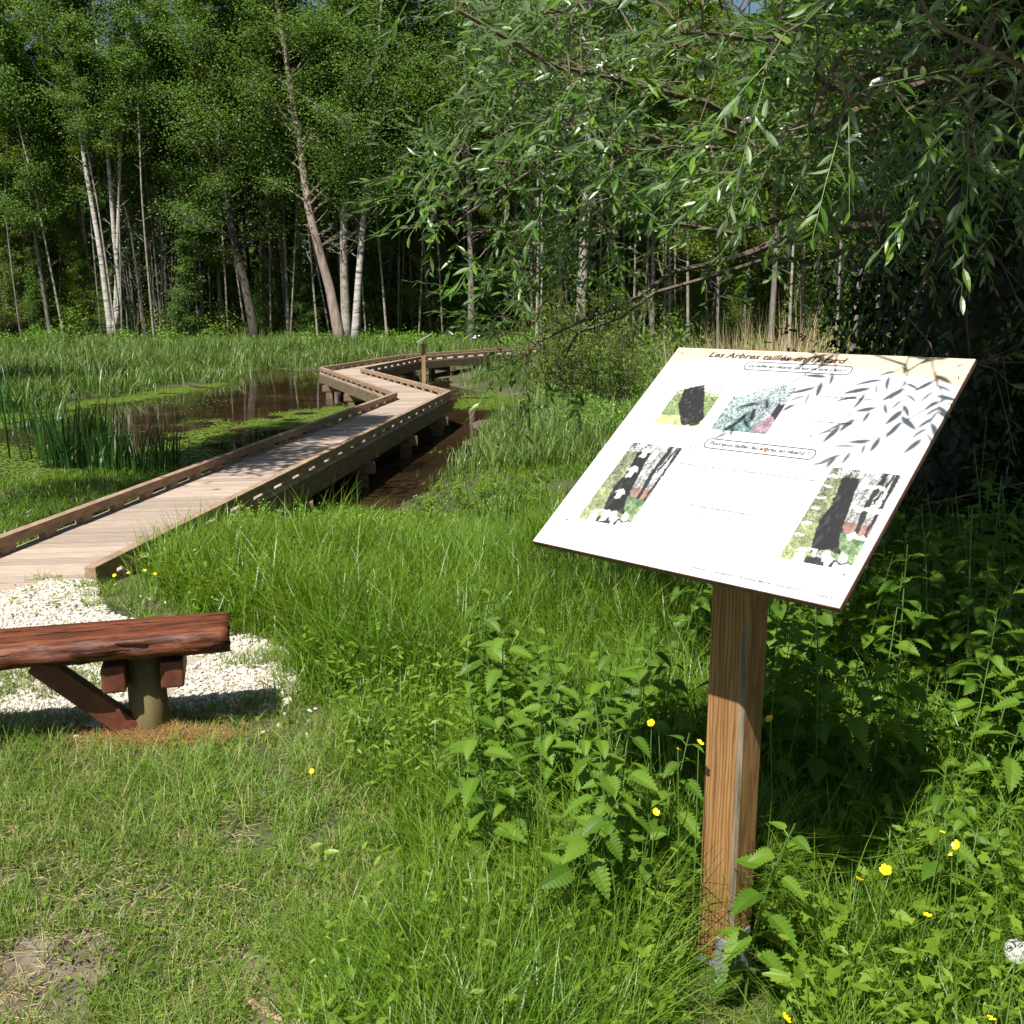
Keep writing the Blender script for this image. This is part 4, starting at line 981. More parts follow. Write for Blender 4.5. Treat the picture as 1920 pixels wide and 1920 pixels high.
def undergrowth():
    rng = np.random.default_rng(19); cs = []
    b = B()
    def lumps(n, Y0, Y1, f0, f1, h0, h1, r0, r1, m, ls, cond=None):
        for i in range(n):
            Y = rng.uniform(Y0, Y1); X = rng.uniform(f0, f1) * Y
            if cond and not cond(X, Y): continue
            r = rng.uniform(r0, r1); h = rng.uniform(h0, h1); z = float(gh(np.array(X), np.array(Y)))
            u = nrm(rng.normal(0, 1, (m, 3))); u[:, 2] = np.abs(u[:, 2]); rr = rng.uniform(.45, 1.08, (m, 1)) * (1 + .3 * np.sin(u[:, :1] * 5 + i) * np.cos(u[:, 1:2] * 4))
            p = np.array([X, Y, z]) + u * rr * [r, r, h]; d = rng.normal(0, 1, (m, 3)); R = frames(d, u + rng.normal(0, .5, (m, 3)) + [0, 0, .6])
            b.add(*scatter(DIA[0], DIA[1], None, R, p, rng.uniform(ls * .6, ls * 1.3, m)))
    lumps(60, 45.6, 49, -.62, .42, .5, 2.0, .6, 1.3, 620, .12); lumps(170, 48, 62, -.62, .42, 1.2, 4.6, 1.0, 2.2, 900, .15)
    lumps(240, 60, 95, -.62, .42, 3.5, 10.5, 1.8, 3.4, 750, .32)
    lumps(60, 24, 46, .08, .6, .5, 1.6, .7, 1.5, 600, .12)
    tag(b.build('undergrowth', M['under']), 'mass of green shrubs and saplings filling the floor of the wood', 'undergrowth', kind='stuff')
    b2 = b; b = B()
    lumps(26, 14, 23, .03, .3, .3, .6, .4, .9, 900, .05)
    lumps(60, 41, 47, -.62, .30, .25, .75, .5, 1.3, 500, .10)
    tag(b.build('low_herbs', M['weed']), 'bright low herbs along the foot of the trees', 'herbs', kind='stuff')
undergrowth()

# mid distance bush with brown stems (1000-1250 px)
def tangle():
    rng = np.random.default_rng(23)
    for (cx, Y, h, r, n, lb) in ((1135, 19, 2.3, 1.15, 6400, 'tangled bush of brown stems and small leaves left of the board'), (1040, 20.5, 1.9, .85, 3600, 'smaller leafy bush left of the tangled one')):
        p = at_z(cx, 700, -.35); p = np.array([(cx - 960) / F * Y * .99, Y, -.35]); root = empty('bush', p, 0, lb, 'bush')
        w = B(); lv = []
        for i in range(30):
            a = rng.uniform(0, 6.28); o = np.array([math.cos(a), math.sin(a), 0]) * rng.uniform(0, r * .5); e = o + np.array([math.cos(a) * rng.uniform(.1, 1) * r, math.sin(a) * rng.uniform(.1, 1) * r, h * rng.uniform(.5, 1.15)])
            mid = (o + e) / 2 + rng.normal(0, .12, 3) + [0, 0, .12]; w.add(*tube([o, mid, e], [rng.uniform(.006, .016), .008, .003], 4, False))
            for j in range(9):
                g = rng.uniform(.2, 1); q = (o * (1 - g) + e * g); e2 = q + rng.normal(0, .2, 3); w.add(*tube([q, e2], [.005, .002], 3, False)); lv.append(q + (e2 - q) * rng.random((n // 200, 1)) + rng.normal(0, .07, (n // 200, 3)))
        w.build('stems', M['twig'], root); lp = np.concatenate(lv); m = len(lp)
        R = frames(rng.normal(0, 1, (m, 3)), rng.normal(0, .6, (m, 3)) + [0, 0, 1]); V, Q, T = scatter(LAN2[0], LAN2[1], None, R, lp, rng.uniform(.045, .085, m)); mesh('foliage', V, Q, T, M['under'], root)
tangle()

# ------------------------------------------------------------------ willow over the board
def willow():
    rng = np.random.default_rng(31)
    TR = np.array([2.75, 6.1, 0.0]); root = empty('willow_tree', TR, 0, 'ivy clad willow whose silvery leafy branches hang over the information board', 'tree')
    wood = B()
    trunk = np.array([(0, 0, -.2), (-.03, 0, 1.0), (.02, -.05, 2.0), (.1, -.1, 2.9), (.2, -.2, 3.8)]) + TR
    V_, Q_, T_ = tube(interp_path(trunk, 14), np.linspace(.36, .26, 14), 14); tw = B().add(V_ - TR, Q_, T_); tw.build('trunk', M['dark_bark'], root, smooth=True)
    # limbs
    limbs = []
    def limb(pts, r0, r1=.006):
        P = interp_path(pts, 14); P[1:-1] += rng.normal(0, .025, (12, 3)); limbs.append((P, np.linspace(r0, r1, 14))); wood.add(*tube(P, np.linspace(r0, r1, 14), 6, False))
    T0 = trunk
    limb([T0[2], at_y(1500, 440, 5.3), at_y(1360, 470, 4.9), at_y(1180, 560, 4.6), at_y(1010, 640, 4.5)], .035)
    limb([T0[2], at_y(1520, 390, 5.2), at_y(1380, 430, 4.8), at_y(1240, 420, 4.5), at_y(1080, 330, 4.2), at_y(900, 300, 4.0)], .03)
    limb([T0[2], at_y(1500, 480, 5.4), at_y(1300, 520, 5.1), at_y(1130, 600, 5.0), at_y(1040, 700, 4.9)], .022)
    limb([T0[3], at_y(1450, 260, 4.6), at_y(1250, 160, 3.9), at_y(1050, 130, 3.5), at_y(860, 20, 3.3)], .03)
    limb([T0[3], at_y(1550, 160, 4.2), at_y(1400, 60, 3.3), at_y(1280, 60, 2.8)], .026)
    limb([T0[3], at_y(1700, 120, 4.2), at_y(1600, 120, 3.2), at_y(1520, 220, 2.7)], .022)
    limb([T0[3], at_y(1850, 100, 4.2), at_y(1850, 160, 3.2)], .022)
    limb([T0[3], at_y(1500, 300, 5), at_y(1250, 260, 4.4), at_y(1000, 300, 4.3), at_y(850, 420, 4.3)], .024)
    limb([T0[4], (2.0, 5, 4.6), (1.2, 4, 4.7), (.6, 3.4, 4.3)], .05); limb([T0[4], (2.9, 5, 5.2), (2.6, 3.6, 5.4), (2.2, 2.6, 5.0)], .05)
    limb([T0[4], (3.5, 5.5, 5.4), (4.2, 4.8, 6.0)], .05); limb([T0[4], (2.4, 6.6, 5.5), (1.6, 7.4, 6.0), (1.0, 7.8, 5.9)], .05); limb([T0[3], (3.6, 5, 3.6), (4.2, 3.6, 3.5), (4.0, 2.6, 3.0)], .04)
    nodes = np.concatenate([l[0][2:] for l in limbs]); 
    # anchors of leafy twigs
    A = []
    def zone(n, box, Y0, Y1, keep=None):
        px = rng.uniform(box[0], box[2], n); py = rng.uniform(box[1], box[3], n); Y = rng.uniform(Y0, Y1, n)
        for a, b_, y in zip(px, py, Y):
            if keep is None or keep(a, b_): A.append(at_y(a, b_, y))
    zone(390, (1000, -120, 1950, 330), 2.7, 4.6)
    zone(120, (1250, -60, 1950, 330), 2.1, 2.8)
    zone(110, (760, -60, 1050, 110), 3.3, 4.6, lambda x, y: y < (x - 740) * .45)
    zone(125, (840, 230, 1180, 520), 3.6, 4.6, lambda x, y: rng.random() < np.interp(x, [840, 960, 1180], [.35, .9, .8]))
    zone(26, (780, 235, 870, 440), 3.6, 4.4)
    zone(90, (950, 110, 1180, 300), 3.4, 4.6)
    zone(46, (880, 520, 1120, 760), 4.3, 5.0, lambda x, y: x > 880 + (y - 600) * .9)
    zone(60, (1120, 320, 1540, 400), 3.4, 5.2, lambda x, y: True)
    zone(14, (1150, 400, 1500, 620), 4.6, 5.4)
    zone(55, (1480, 300, 2050, 470), 3.6, 5.0)
    zone(12, (1650, 540, 2050, 760), 3.8, 5.0)
    # the crown above the frame, unseen foliage filled out to give the shade
    n = 3600; u = nrm(rng.normal(0, 1, (n, 3))) * rng.random((n, 1)) ** .4; C = np.array([3.0, 4.4, 4.5]) + u * [2.7, 3.2, 1.9]
    n = 2200; u = nrm(rng.normal(0, 1, (n, 3))) * rng.random((n, 1)) ** .4; C = np.concatenate([C, np.array([1.9, 1.9, 4.5]) + u * [1.8, 1.9, 1.3]])
    C = C[(C[:, 2] > 1.95 + .27 * np.maximum(0, C[:, 1]))]
    # keep the sun's path to the board free
    t = (C[:, 2] - 1.25) / TO_SUN[2]; hx = C[:, 0] - TO_SUN[0] * t; hy = C[:, 1] - TO_SUN[1] * t
    C = C[~((hx > -2.2) & (hx < 1.22) & (hy > -.5) & (hy < 3.0)) & ~((hx > -.5) & (hx < 2.4) & (hy < 2.2))]
    A = np.array(A); 
    t = (A[:, 2] - 1.25) / TO_SUN[2]; hx = A[:, 0] - TO_SUN[0] * t; hy = A[:, 1] - TO_SUN[1] * t
    A = A[~((hx > -.6) & (hx < 1.25) & (hy > .9) & (hy < 2.95))]
    A = np.concatenate([A, C])
    # twigs that throw their leaf shadows on the panel
    for (u, v, s) in ((.66, .0, .9), (.63, .08, .85), (.73, .13, .95), (.62, .15, .85), (.44, .0, 1.0), (.65, .25, 1.0), (.61, .03, .8), (.68, .05, .95), (.46, .06, .95), (.34, .16, 1.1)):
        P = np.array([.4345, 2.6691, 1.475]) + np.array([.7221, -.6918, 0]) * u + np.array([-.55, -.58, -.6014]) * v; A = np.vstack([A, P + TO_SUN * s])
    small = len(A) - 10
    # grow thin branches from the nearest wood, close anchors first
    D = np.linalg.norm(A[:, None] - nodes[None], axis=2).min(1); order = np.argsort(D); nod = nodes.copy(); dirs = np.zeros_like(A); pts_all = []
    for i in order:
        a = A[i]; d = np.linalg.norm(nod - a, axis=1); j = np.argmin(d); q = nod[j]; L = d[j]
        mid = (a + q) / 2 + np.array([0, 0, .10 * L]) + rng.normal(0, .05 * L, 3)
        w0 = .0028 + min(.008, L * .007); wood.add(*tube([q, mid, a], [w0, w0 * .7, .0018], 3, False)); dirs[i] = nrm(a - mid)
        nod = np.vstack([nod, (q + mid) / 2, mid, a])
    wood_V, wq, wt = wood.arr(); mesh('branches', wood_V - TR, wq, wt, M['twig'], root)
    # leaves: each anchor carries a twig of alternate leaves
    pos, dr, nv, sz, tv = [], [], [], [], B()
    for i, a in enumerate(A):
        far = 0 if i < len(A) - 10 - len(C) else (0 if i >= small else 1)
        d = nrm(dirs[i] + rng.normal(0, .35, 3) + [0, 0, .10] + np.array([-.25, -.1, 0])); L = rng.uniform(.16, .34) if i < small else .13; m = (rng.integers(8, 14) if not far else 11) if i < small else 8
        e = a + d * L + [0, 0, -.03]; t = (np.arange(m) + .5) / m
        if not far: tv.add(*tube([a, (a + e) / 2 + [0, 0, .01], e], [.0014, .001, .0006], 3, False))
        P = a + (e - a) * t[:, None]; sx = nrm(np.cross(d, [0, 0, 1.0])); sg = np.where(np.arange(m) % 2, 1, -1)[:, None]; rollp = rng.uniform(-.9, .9, (m, 1))
        side = sx * sg * np.cos(rollp) + np.cross(sx, d) * np.sin(rollp)
        ld = nrm(d * (.55 + .6 * t[:, None]) + side * (.9 - .35 * t[:, None]) + rng.normal(0, .18, (m, 3)) + [0, 0, -.05])
        pos.append(P); dr.append(ld); nv.append(rng.normal(0, .55, (m, 3)) + [0, 0, .8] + side * .1)
        s_ = rng.uniform(.043, .078, m) * (1 if i < small else .98) * (1 - .35 * np.abs(t - .4)); sz.append(s_ * (2.1 if far else 1))
    pos, dr, nv, sz = map(np.concatenate, (pos, dr, nv, sz)); R = frames(dr, nv)
    V, Q, T = scatter(LAN[0], LAN[1], None, R, pos, sz); mesh('foliage', V - TR, Q, T, M['willow'], root)
    V, Q, T = tv.arr(); mesh('leafy_twigs', V - TR, Q, T, M['stem'], root)
    # white seed fluff
    for px, py, Y in ((1412, 45, 3.0), (1120, 120, 3.4), (1392, 225, 3.0), (1632, 152, 2.8), (1590, 258, 2.7), (885, 632, 4.4)):
        c = at_y(px, py, Y) - TR; b = B()
        for k in range(9): b.add(IV * rng.uniform(.002, .0055) * [1.5, 1, 1] + c + np.array([k * .0035, 0, k * .002 - .008]) + rng.normal(0, .0025, 3), None, IT)
        b.build('seed_fluff', M['fluff'], root)
    # ivy on the trunk
    n = 15000; th = rng.uniform(0, 6.28, n); z = rng.uniform(0, 3.9, n) ** 1.0; lump = .40 + .42 * vnoise(th * 1.2, z, .6, 81) + .16 * vnoise(th * 3, z, .25, 82)
    rr = lump * rng.uniform(.8, 1.05, n) * np.interp(z, [0, .5, 2.5, 3.9], [1.15, 1, 1.15, 1.0]); u = np.c_[np.cos(th), np.sin(th), np.zeros(n)]
    P = u * rr[:, None]; P[:, 2] = z; P[:, 0] += .03 * z
    d = np.c_[rng.normal(0, .5, (n, 2)), -np.ones(n)]; R = frames(d, u + rng.normal(0, .35, (n, 3)) + [0, 0, .25])
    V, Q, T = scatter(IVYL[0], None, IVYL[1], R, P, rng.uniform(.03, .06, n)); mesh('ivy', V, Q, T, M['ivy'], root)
willow()

def right_hedge():
    """dark bramble and ivy mass right of the willow"""
    rng = np.random.default_rng(41); b = B(); w = B()
    for i in range(95):
        x = rng.uniform(2.7, 6.5); y = rng.uniform(4.2, 9.5); h = rng.uniform(1.4, 3.4); r = rng.uniform(.4, .8)
        if x < 3.2 and y < 4.8: continue
        m = 520; u = nrm(rng.normal(0, 1, (m, 3))); u[:, 2] = np.abs(u[:, 2]); p = np.array([x, y, 0]) + u * rng.uniform(.4, 1.05, (m, 1)) * [r, r, h]
        b.add(*scatter(IVYL[0], None, IVYL[1], frames(rng.normal(0, 1, (m, 3)), u + rng.normal(0, .5, (m, 3)) + [0, 0, .5]), p, rng.uniform(.035, .07, m)))
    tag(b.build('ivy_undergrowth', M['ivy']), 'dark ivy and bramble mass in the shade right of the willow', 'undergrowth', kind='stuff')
    for i in range(60):
        o = np.array([rng.uniform(1.9, 3.6), rng.uniform(3.8, 5.4), rng.uniform(.2, 3)]); e = o + rng.normal(0, .5, 3); w.add(*tube([o, (o + e) / 2 + rng.normal(0, .1, 3), e], [.004, .003, .0015], 4, False))
    tag(w.build('bramble_stems', M['twig']), 'bare tangled stems in the dark shade right of the board', 'stems', kind='stuff')
right_hedge()

# ------------------------------------------------------------------ nettles
def nettle_model(seed, h, npair, ls):
    rng = np.random.default_rng(seed); bend = rng.normal(0, .06, 2); t = np.linspace(0, 1, 8)
    P = np.c_[bend[0] * t ** 2, bend[1] * t ** 2, h * t - .02]; pet = B(); V, Q, T = tube(P, np.linspace(.0032, .0016, 8), 5, False)
    def mk(nme, V, Q, T, m):
        o = mesh(nme, V, Q, T, M[m]); me = o.data; bpy.data.objects.remove(o); return me
    pet.add(V, Q, T); lp, ld, ln_, sz = [], [], [], []
    for i in range(npair):
        f = .22 + .76 * (i + .5) / npair; p = np.array([np.interp(f, t, P[:, k]) for k in range(3)]); az = i * math.pi / 2 + rng.normal(0, .15); s = ls * (np.sin(np.pi * min(1, (f * .93) ** .8)) ** .6 * .9 + .14)
        for q in (0, math.pi):
            d = np.array([math.cos(az + q), math.sin(az + q), rng.uniform(-.35, .3) + .5 * (f > .88)]); pl = s * .3; o2 = p + nrm(d) * pl + [0, 0, .004]
            pet.add(*tube([p, o2], [.0011, .0009], 3, False)); lp.append(o2); ld.append(d * [1, 1, .8] + [0, 0, -.15]); ln_.append(np.array([0, 0, 1]) + .35 * np.array([math.cos(az + q), math.sin(az + q), 0]) + rng.normal(0, .18, 3)); sz.append(s * rng.uniform(.85, 1.12))
    V, Q, T = scatter(SER[0], SER[1], None, frames(np.array(ld), np.array(ln_)), np.array(lp), np.array(sz)); b = B().add(V, Q, T)
    leaves = mk('leaves', V, Q, T, 'nettle')
    return [('stem', mk('stem', *pet.arr(), 'stem')), ('leaves', leaves)]
NET = [nettle_model(301, .55, 8, .085), nettle_model(302, .68, 10, .09), nettle_model(303, .42, 6, .075), nettle_model(304, .85, 11, .095)]
def nettle(v, x, y, s, label, group, z=None, rz=None, tilt=None):
    r = empty('nettle_plant', (x, y, float(gh(np.array(x), np.array(y))) if z is None else z), 0, label, 'nettle', group)
    r.rotation_euler = (*(tilt or (random.gauss(0, .12), random.gauss(0, .12))), random.uniform(0, 6.28) if rz is None else rz); r.scale = (s, s, s)
    for nme, me in NET[v]:
        o = bpy.data.objects.new(nme, me); COL.objects.link(o); o.parent = r
def nettles():
    rng = np.random.default_rng(55); random.seed(9)
    p = at_z(1400, 1790, 0.02); nettle(0, .528, 2.02, .98, 'nettle with broad toothed leaves standing right in front of the wooden post', None, rz=.6, tilt=(.03, -.05))
    nettle(1, 1.02, 2.15, .8, 'nettle catching the sun at the right edge above the buttercups', None)
    nettle(3, .98, 3.05, 1.0, 'tall nettle whose tip rises beside the right edge of the board', None, rz=.3, tilt=(0, 0))
    g = 'nettles in the sun left of the post'; l = 'sunlit nettle in the thick patch left of the wooden post'
    for i in range(60):
        y = rng.uniform(2.2, 3.4); x = y * rng.uniform(-.04, .17); nettle(int(rng.choice([0, 2, 1])), x - .02, y, rng.uniform(.7, 1.0), l, g)
    g = 'nettles behind and right of the board'; l = 'nettle in the dense patch behind and right of the board'
    for i in range(125):
        y = rng.uniform(2.75, 5.2); x = rng.uniform(.62, min(3.1, .62 * y)); nettle(int(rng.choice([1, 3, 3, 0])), x, y, rng.uniform(.75, 1.12), l, g)
    for i in range(12):
        y = rng.uniform(1.9, 2.5); x = y * rng.uniform(.42, .62); nettle(int(rng.choice([0, 2])), x, y, rng.uniform(.5, .75), 'short nettle among the buttercups in the bottom right corner', 'short nettles at bottom right')
nettles()

# low lobed leaves, clover and herbs
def clear(x, y): return ~((np.abs(x - .242 * y) < .11) & (y > 1.45) & (y < 2.2))
def ground_leaves():
    rng = np.random.default_rng(61)
    b = B(); st = B()
    def lobs(n, cond, y0, y1, xl, xr, zl, zh, s0, s1):
        x, y = sample(n, y0, y1, xl, xr, rng); k = cond(x, y) & clear(x, y); x, y = x[k], y[k]; n = len(x); z = gh(x, y) + rng.uniform(zl, zh, n)
        a = rng.uniform(0, 6.28, n); d = np.c_[np.cos(a), np.sin(a), rng.uniform(-.35, .15, n)]
        b.add(*scatter(LOBL[0], None, LOBL[1], frames(d, np.c_[rng.normal(0, .35, (n, 2)), np.ones(n)]), np.c_[x, y, z], rng.uniform(s0, s1, n)))
        V, Q, T = blades(np.c_[x, y, gh(x, y)], z - gh(x, y), np.full(n, .0022), a, np.full(n, .05), 2, rng); st.add(V, Q, T)
    lobs(1500, lambda x, y: (x > .12 * y) & (np.hypot(x - .513, y - 2.187) > .07), 1.5, 2.9, .08, .72, .06, .25, .028, .062)
    lobs(600, lambda x, y: (x > -.05) & (x < .5), 1.7, 3.2, -.1, .3, .03, .16, .015, .032)
    lobs(700, lambda x, y: tallness(x, y) < .8, 1.4, 3.6, -.6, .1, .01, .05, .008, .02)
    lobs(520, lambda x, y: inpoly(x, y, np.array([at_z(*q)[:2] for q in [(0, 1180), (190, 1165), (170, 1110), (100, 1095), (20, 1130)]])), 4.4, 5.7, -.7, -.3, .03, .1, .02, .04)
    V, Q, T = b.arr(); V2, Q2, T2 = st.arr()
    tag(mesh('creeping_buttercup_leaves', V, Q, T, M['lobed']), 'lobed bright green leaves carpeting the ground under the board', 'ground cover', kind='stuff')
    tag(mesh('leaf_stems', V2, Q2, T2, M['stem']), 'thin green stems under the low lobed leaves', 'ground cover', kind='stuff')
    # small oval weeds mixed into the whole meadow
    x, y = sample(52000, 1.5, 9, -.5, .62, rng); k = (tallness(x, y) > .3) & (pond_sd(x, y) > .1) & ~on_deck(x, y, .05) & ~inpoly(x, y, GRAVEL) & (vnoise(x, y, .45, 90) > .45) & ((y > 3) | (rng.random(len(x)) < .35)) & clear(x, y); x, y = x[k], y[k]; n = len(x)
    a = rng.uniform(0, 6.28, n); d = np.c_[np.cos(a), np.sin(a), rng.uniform(-.3, .6, n)]; z = gh(x, y) + rng.uniform(.03, .26, n) * (1 - .6 * sstep(5.6, 8, y))
    V, Q, T = scatter(LAN2[0], LAN2[1], None, frames(d, np.c_[rng.normal(0, .4, (n, 2)), np.ones(n)]), np.c_[x, y, z], rng.uniform(.012, .035, n) * (1 + .1 * y))
    tag(mesh('small_weeds', V, Q, T, M['lobed']), 'small leaved weeds mixed into the meadow grass', 'weeds', kind='stuff')
    # small leaves in the trodden lawn
    x, y = sample(9000, 1.4, 4.2, -.7, .15, rng); k = (tallness(x, y) < .8) & ~inpoly(x, y, GRAVEL) & (vnoise(x, y, .25, 93) > .5); x, y = x[k], y[k]; n = len(x)
    a = rng.uniform(0, 6.28, n); d = np.c_[np.cos(a), np.sin(a), rng.uniform(-.1, .4, n)]
    V, Q, T = scatter(LAN2[0], LAN2[1], None, frames(d, np.c_[rng.normal(0, .3, (n, 2)), np.ones(n)]), np.c_[x, y, gh(x, y) + rng.uniform(.005, .03, n)], rng.uniform(.008, .026, n))
    tag(mesh('lawn_weeds', V, Q, T, M['lobed']), 'tiny weeds creeping through the trodden lawn', 'weeds', kind='stuff')
ground_leaves()

# bankside flowering herbs: bushy, tiny yellow heads
def herb_model(seed):
    rng = np.random.default_rng(seed); s, lf, fl = B(), [], []
    for i in range(16):
        o = rng.normal(0, .07, 3) * [1, 1, 0]; e = o + np.array([rng.normal(0, .09), rng.normal(0, .09), rng.uniform(.28, .5)]); s.add(*tube([o, (o + e) / 2, e], [.003, .0025, .0015], 3, False))
        for j in range(7):
            g = rng.uniform(.45, 1); q = o + (e - o) * g; e2 = q + nrm([rng.normal(), rng.normal(), 1.0]) * rng.uniform(.04, .1); s.add(*tube([q, e2], [.0016, .001], 3, False)); fl.append(e2)
            lf.append(q + rng.normal(0, .012, (5, 3)))
    lp = np.concatenate(lf); n = len(lp)
    L = scatter(LAN2[0], LAN2[1], None, frames(rng.normal(0, 1, (n, 3)) + [0, 0, .4], rng.normal(0, .5, (n, 3)) + [0, 0, 1]), lp, rng.uniform(.03, .06, n)); fl = np.array(fl)
    Fv = scatter(IV * [1, 1, .6], None, IT, rot_rand(len(fl), rng), fl, rng.uniform(.004, .0085, len(fl)))
    def mk(nme, a, m):
        o = mesh(nme, *a, M[m]); me = o.data; bpy.data.objects.remove(o); return me
    return [('stems', mk('stems', s.arr(), 'stem')), ('leaves', mk('leaves', L, 'weed')), ('flower_heads', mk('flower_heads', Fv, 'yellow2'))]
HM = [herb_model(401), herb_model(402), herb_model(403)]
def herbs():
    rng = np.random.default_rng(71)
    def put(px, py, z, s, lb, gp):
        p = at_z(px, py, z); r = empty('flowering_herb', (p[0], p[1], float(gh(np.array(p[0]), np.array(p[1]))) - .02), rng.uniform(0, 6.28), lb, 'flowering plant', gp); r.scale = (s, s, s)
        for nme, me in HM[rng.integers(0, 3)]:
            o = bpy.data.objects.new(nme, me); COL.objects.link(o); o.parent = r
    for i in range(34):
        px = rng.uniform(425, 735); put(px, np.interp(px, [425, 520, 600, 735], [1005, 1005, 1015, 1035]) + rng.uniform(-8, 25), -.12, rng.uniform(.5, .72), 'bushy herb with tiny yellow heads between the boardwalk and the near bank', 'yellow flowered herbs beside the boardwalk')
    for i in range(30):
        px = rng.uniform(790, 1150); put(px, rng.uniform(880, 1010), -.2, rng.uniform(.3, .5), 'small herb with yellow heads scattered in the meadow right of the water', 'yellow flowered herbs in the meadow')
herbs()

# ------------------------------------------------------------------ buttercups
def cup_model(seed):
    rng = np.random.default_rng(seed); Pt = B()
    for k in range(5):
        a = k * 2 * math.pi / 5; n = 5; V = []
        for i in range(n):
            t = i / (n - 1); w = .62 * math.sin(math.pi * min(1, t * .72 + .08)); 
            for s in (-1, 0, 1): V.append((t * .95, s * w * .75, .12 + .55 * t ** 1.6 + (.06 if s else 0)))
        V = np.array(V); Q = [(i * 3 + j, i * 3 + 3 + j, i * 3 + 4 + j, i * 3 + 1 + j) for i in range(n - 1) for j in range(2)]
        c, s_ = math.cos(a), math.sin(a); V = np.c_[V[:, 0] * c - V[:, 1] * s_, V[:, 0] * s_ + V[:, 1] * c, V[:, 2]]; Pt.add(V, Q)
    Cn = B().add(IV * [.28, .28, .25] + [0, 0, .3], None, IT)
    def mk(nme, a, m, sm=True):
        o = mesh(nme, *a, M[m], smooth=sm); me = o.data; bpy.data.objects.remove(o); return me
    return mk('petals', Pt.arr(), 'yellow'), mk('centre', Cn.arr(), 'yellow2')
PET, CEN = cup_model(1)
def cup(px, py, y, r, lb, gp=None):
    p = at_y(px, py, y); g = float(gh(np.array(p[0]), np.array(p[1])))
    root = empty('buttercup', (p[0], p[1], g), 0, lb, 'flower', gp); h = max(.04, p[2] - g)
    V, Q, T = tube([(random.gauss(0, .03), random.gauss(0, .03), 0), (random.gauss(0, .01), 0, h * .6), (0, 0, h)], [.0018, .0014, .0011], 4, False); mesh('stem', V, Q, T, M['stem'], root)
    f = bpy.data.objects.new('petals', PET); COL.objects.link(f); f.parent = root; f.location = (0, 0, h); f.scale = (r, r, r); f.rotation_euler = (random.gauss(.45, .25), random.gauss(0, .3), random.uniform(0, 6))
    c = bpy.data.objects.new('centre', CEN); COL.objects.link(c); c.parent = f
random.seed(4)
for q in [(1660, 1634, 1.98, .0135, 'largest open buttercup, right of the post in the lower right'), (1610, 1653, 1.98, .0125, 'open buttercup just left of the largest one'),
          (1797, 1586, 2.05, .012, 'buttercup near the right edge, topmost of the lower right cluster'), (1785, 1606, 2.06, .008, 'small buttercup tucked under the topmost lower right one'),
          (1766, 1563, 2.1, .007, 'tiny buttercup bud above the lower right cluster'), (1470, 1912, 1.72, .012, 'buttercup cut by the bottom edge of the photo, right of the post'),
          (1855, 1915, 1.72, .012, 'buttercup at the bottom edge near the lower right corner'), (1310, 1395, 2.12, .010, 'buttercup touching the left side of the wooden post'),
          (1222, 1357, 2.3, .010, 'buttercup a little up and left of the one touching the post'), (1271, 1407, 2.2, .007, 'small round buttercup between its two neighbours left of the post'),
          (1228, 1524, 2.15, .010, 'buttercup lower down left of the post'), (1232, 1312, 2.45, .010, 'buttercup topmost of those left of the post'),
          (1445, 1350, 2.35, .011, 'dim buttercup in the shade just right of the post'), (586, 1447, 2.75, .009, 'lone buttercup in the lawn right of the bench'),
          (1738, 1720, 1.95, .010, 'buttercup half hidden by leaves below the lower right cluster')]:
    cup(*q)
for px, py in [(215, 1080), (241, 1076), (270, 1071), (290, 1077), (217, 1098), (637, 1112), (996, 1038), (1002, 1030), (745, 1055), (750, 1052), (640, 1030)]:
    cup(px, py, at_z(px, py, .18)[1], .011, 'small buttercup scattered in the grass beside the boardwalk and meadow', 'small far buttercups in the meadow')

def dandelion():
    p = at_y(1906, 1783, 1.62); g = float(gh(np.array(p[0]), np.array(p[1]))); root = empty('dandelion_clock', (p[0], p[1], g), 0, 'round white dandelion seed head at the lower right edge', 'dandelion'); h = p[2] - g
    V, Q, T = tube([(-.05, -.03, 0), (-.01, -.01, h * .6), (0, 0, h)], [.002, .0018, .0015], 5, False); mesh('stem', V, Q, T, M['stem'], root)
    rng = np.random.default_rng(2); n = 150; u = nrm(rng.normal(0, 1, (n, 3))); b = B()
    for d in u:
        e = d * .019; sx = nrm(np.cross(d, [.3, .2, 1])); sy = np.cross(d, sx); b.add([d * .003 - sx * .0002, d * .003 + sx * .0002, e], None, [(0, 1, 2)])
        for k in range(7):
            a = k * .9; q = sx * math.cos(a) + sy * math.sin(a); t_ = np.cross(d, q) * .00022; b.add([e - t_, e + t_, e + q * .0048 + d * .0022], None, [(0, 1, 2)])
    V, Q, T = b.arr(); mesh('seed_head', V + [0, 0, h], Q, T, M['fluff'], root); mesh('seed_centre', IV * .003 + [0, 0, h], None, IT, M['dead'], root)
dandelion()
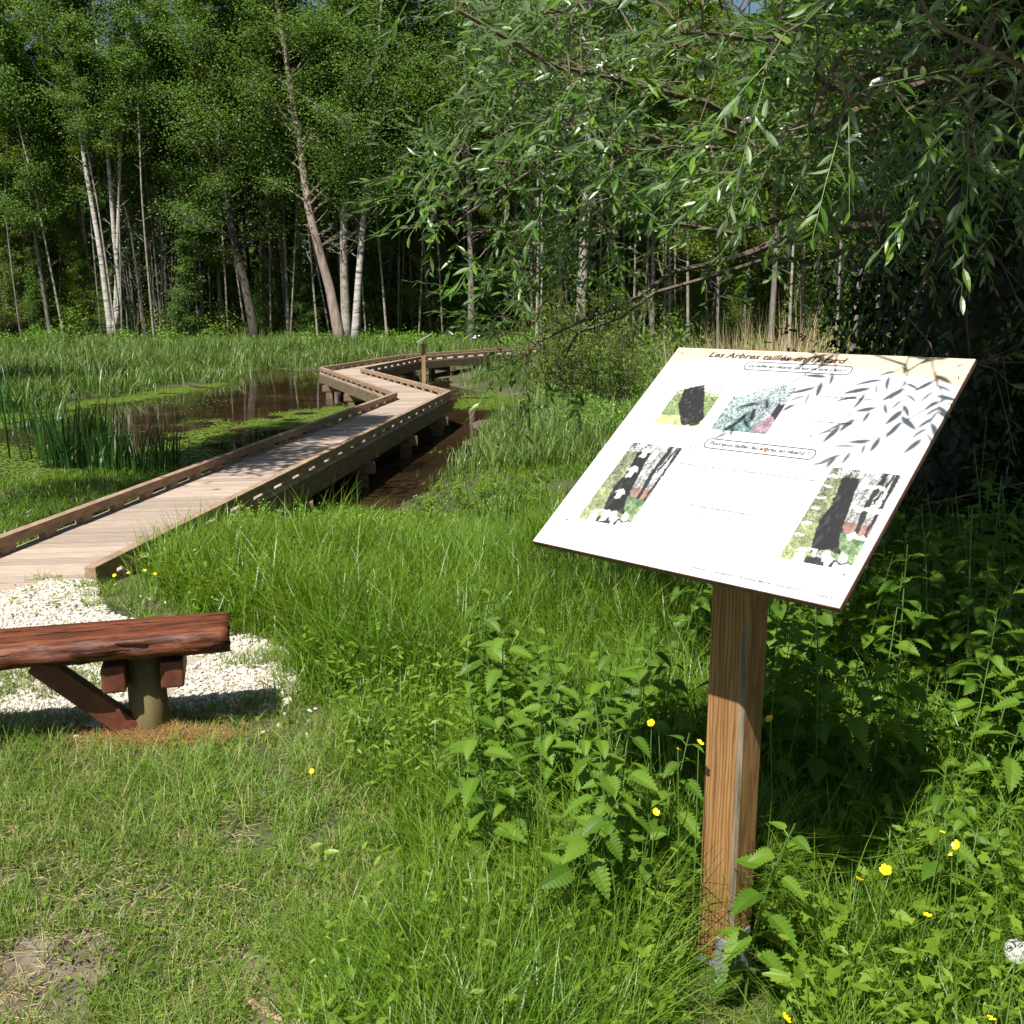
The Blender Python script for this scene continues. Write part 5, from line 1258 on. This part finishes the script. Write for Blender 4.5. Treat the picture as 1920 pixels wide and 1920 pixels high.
def pinks():
    for i, (px, py, lb) in enumerate(((945, 1674, 'tiny pink flower, upper of two in the grass left of the post'), (945, 1705, 'tiny pink flower, lower of two in the grass left of the post'), (1850, 783, 'single mauve flower in the dark shade right of the board'))):
        y = at_z(px, py, .1)[1] if i < 2 else 3.6; p = at_y(px, py, y); g = float(gh(np.array(p[0]), np.array(p[1]))); root = empty('pink_flower', (p[0], p[1], g), 0, lb, 'flower')
        h = p[2] - g; V, Q, T = tube([(0.01, 0, 0), (0, 0, h)], [.001, .0008], 4, False); mesh('stem', V, Q, T, M['stem'], root)
        Vp = []; Qp = []
        for k in range(5):
            a = k * 1.2566; c, s = math.cos(a), math.sin(a)
            for x_, y_ in ((0, 0), (.6, -.3), (1, 0), (.6, .3)): Vp.append(((x_ * c - y_ * s) * .007, (x_ * s + y_ * c) * .007, .002 * x_ + h))
            Qp.append((k * 4, k * 4 + 1, k * 4 + 2, k * 4 + 3))
        mesh('petals', Vp, Qp, None, M['pink'], root)
pinks()

def stick():
    P = np.array([at_z(x, y, .03) for x, y in [(418, 1830), (440, 1862), (478, 1885), (510, 1905), (560, 1945)]]); b = B().add(*tube(interp_path(P, 16) + np.random.default_rng(1).normal(0, .0015, (16, 3)), np.linspace(.008, .014, 16), 8))
    V, Q, T = b.arr(); tag(mesh('fallen_stick', V, Q, T, bark('stick_bark', [(.3, (.2, .11, .07)), (.7, (.42, .27, .19))], 30), smooth=True), 'bent brown stick lying on bare soil at the bottom of the lawn', 'stick')
    P = np.array([at_z(x, y, .02) for x, y in [(95, 1799), (140, 1801), (195, 1806)]]); V, Q, T = tube(P, .0025, 5)
    tag(mesh('dry_twig', V, Q, T, M['reed']), 'thin straight pale twig lying on the bare soil at lower left', 'twig')
stick()
def straw():
    rng = np.random.default_rng(9); n = 2600; c = at_z(300, 1405, 0)[:2]; a = rng.uniform(0, 6.28, n); xy = c + rng.normal(0, 1, (n, 2)) * [.15, .05]
    V, Q, T = blades(np.zeros((n, 3)), rng.uniform(.03, .09, n), rng.uniform(.001, .0025, n), rng.uniform(0, 6.28, n), rng.uniform(.2, 1.2, n), 3, rng); V = V.reshape(n, -1, 3)[..., [2, 0, 1]]
    cc, s = np.cos(a)[:, None], np.sin(a)[:, None]; V = np.stack([V[..., 0] * cc - V[..., 1] * s, V[..., 0] * s + V[..., 1] * cc, np.abs(V[..., 2]) * .6], -1) + np.c_[xy, gh(xy[:, 0], xy[:, 1]) + rng.uniform(.005, .04, n)][:, None]
    tag(mesh('dry_straw_heap', V.reshape(-1, 3), Q, T, M['straw']), 'reddish dry straw heaped at the foot of the bench leg', 'straw', kind='stuff')
straw()
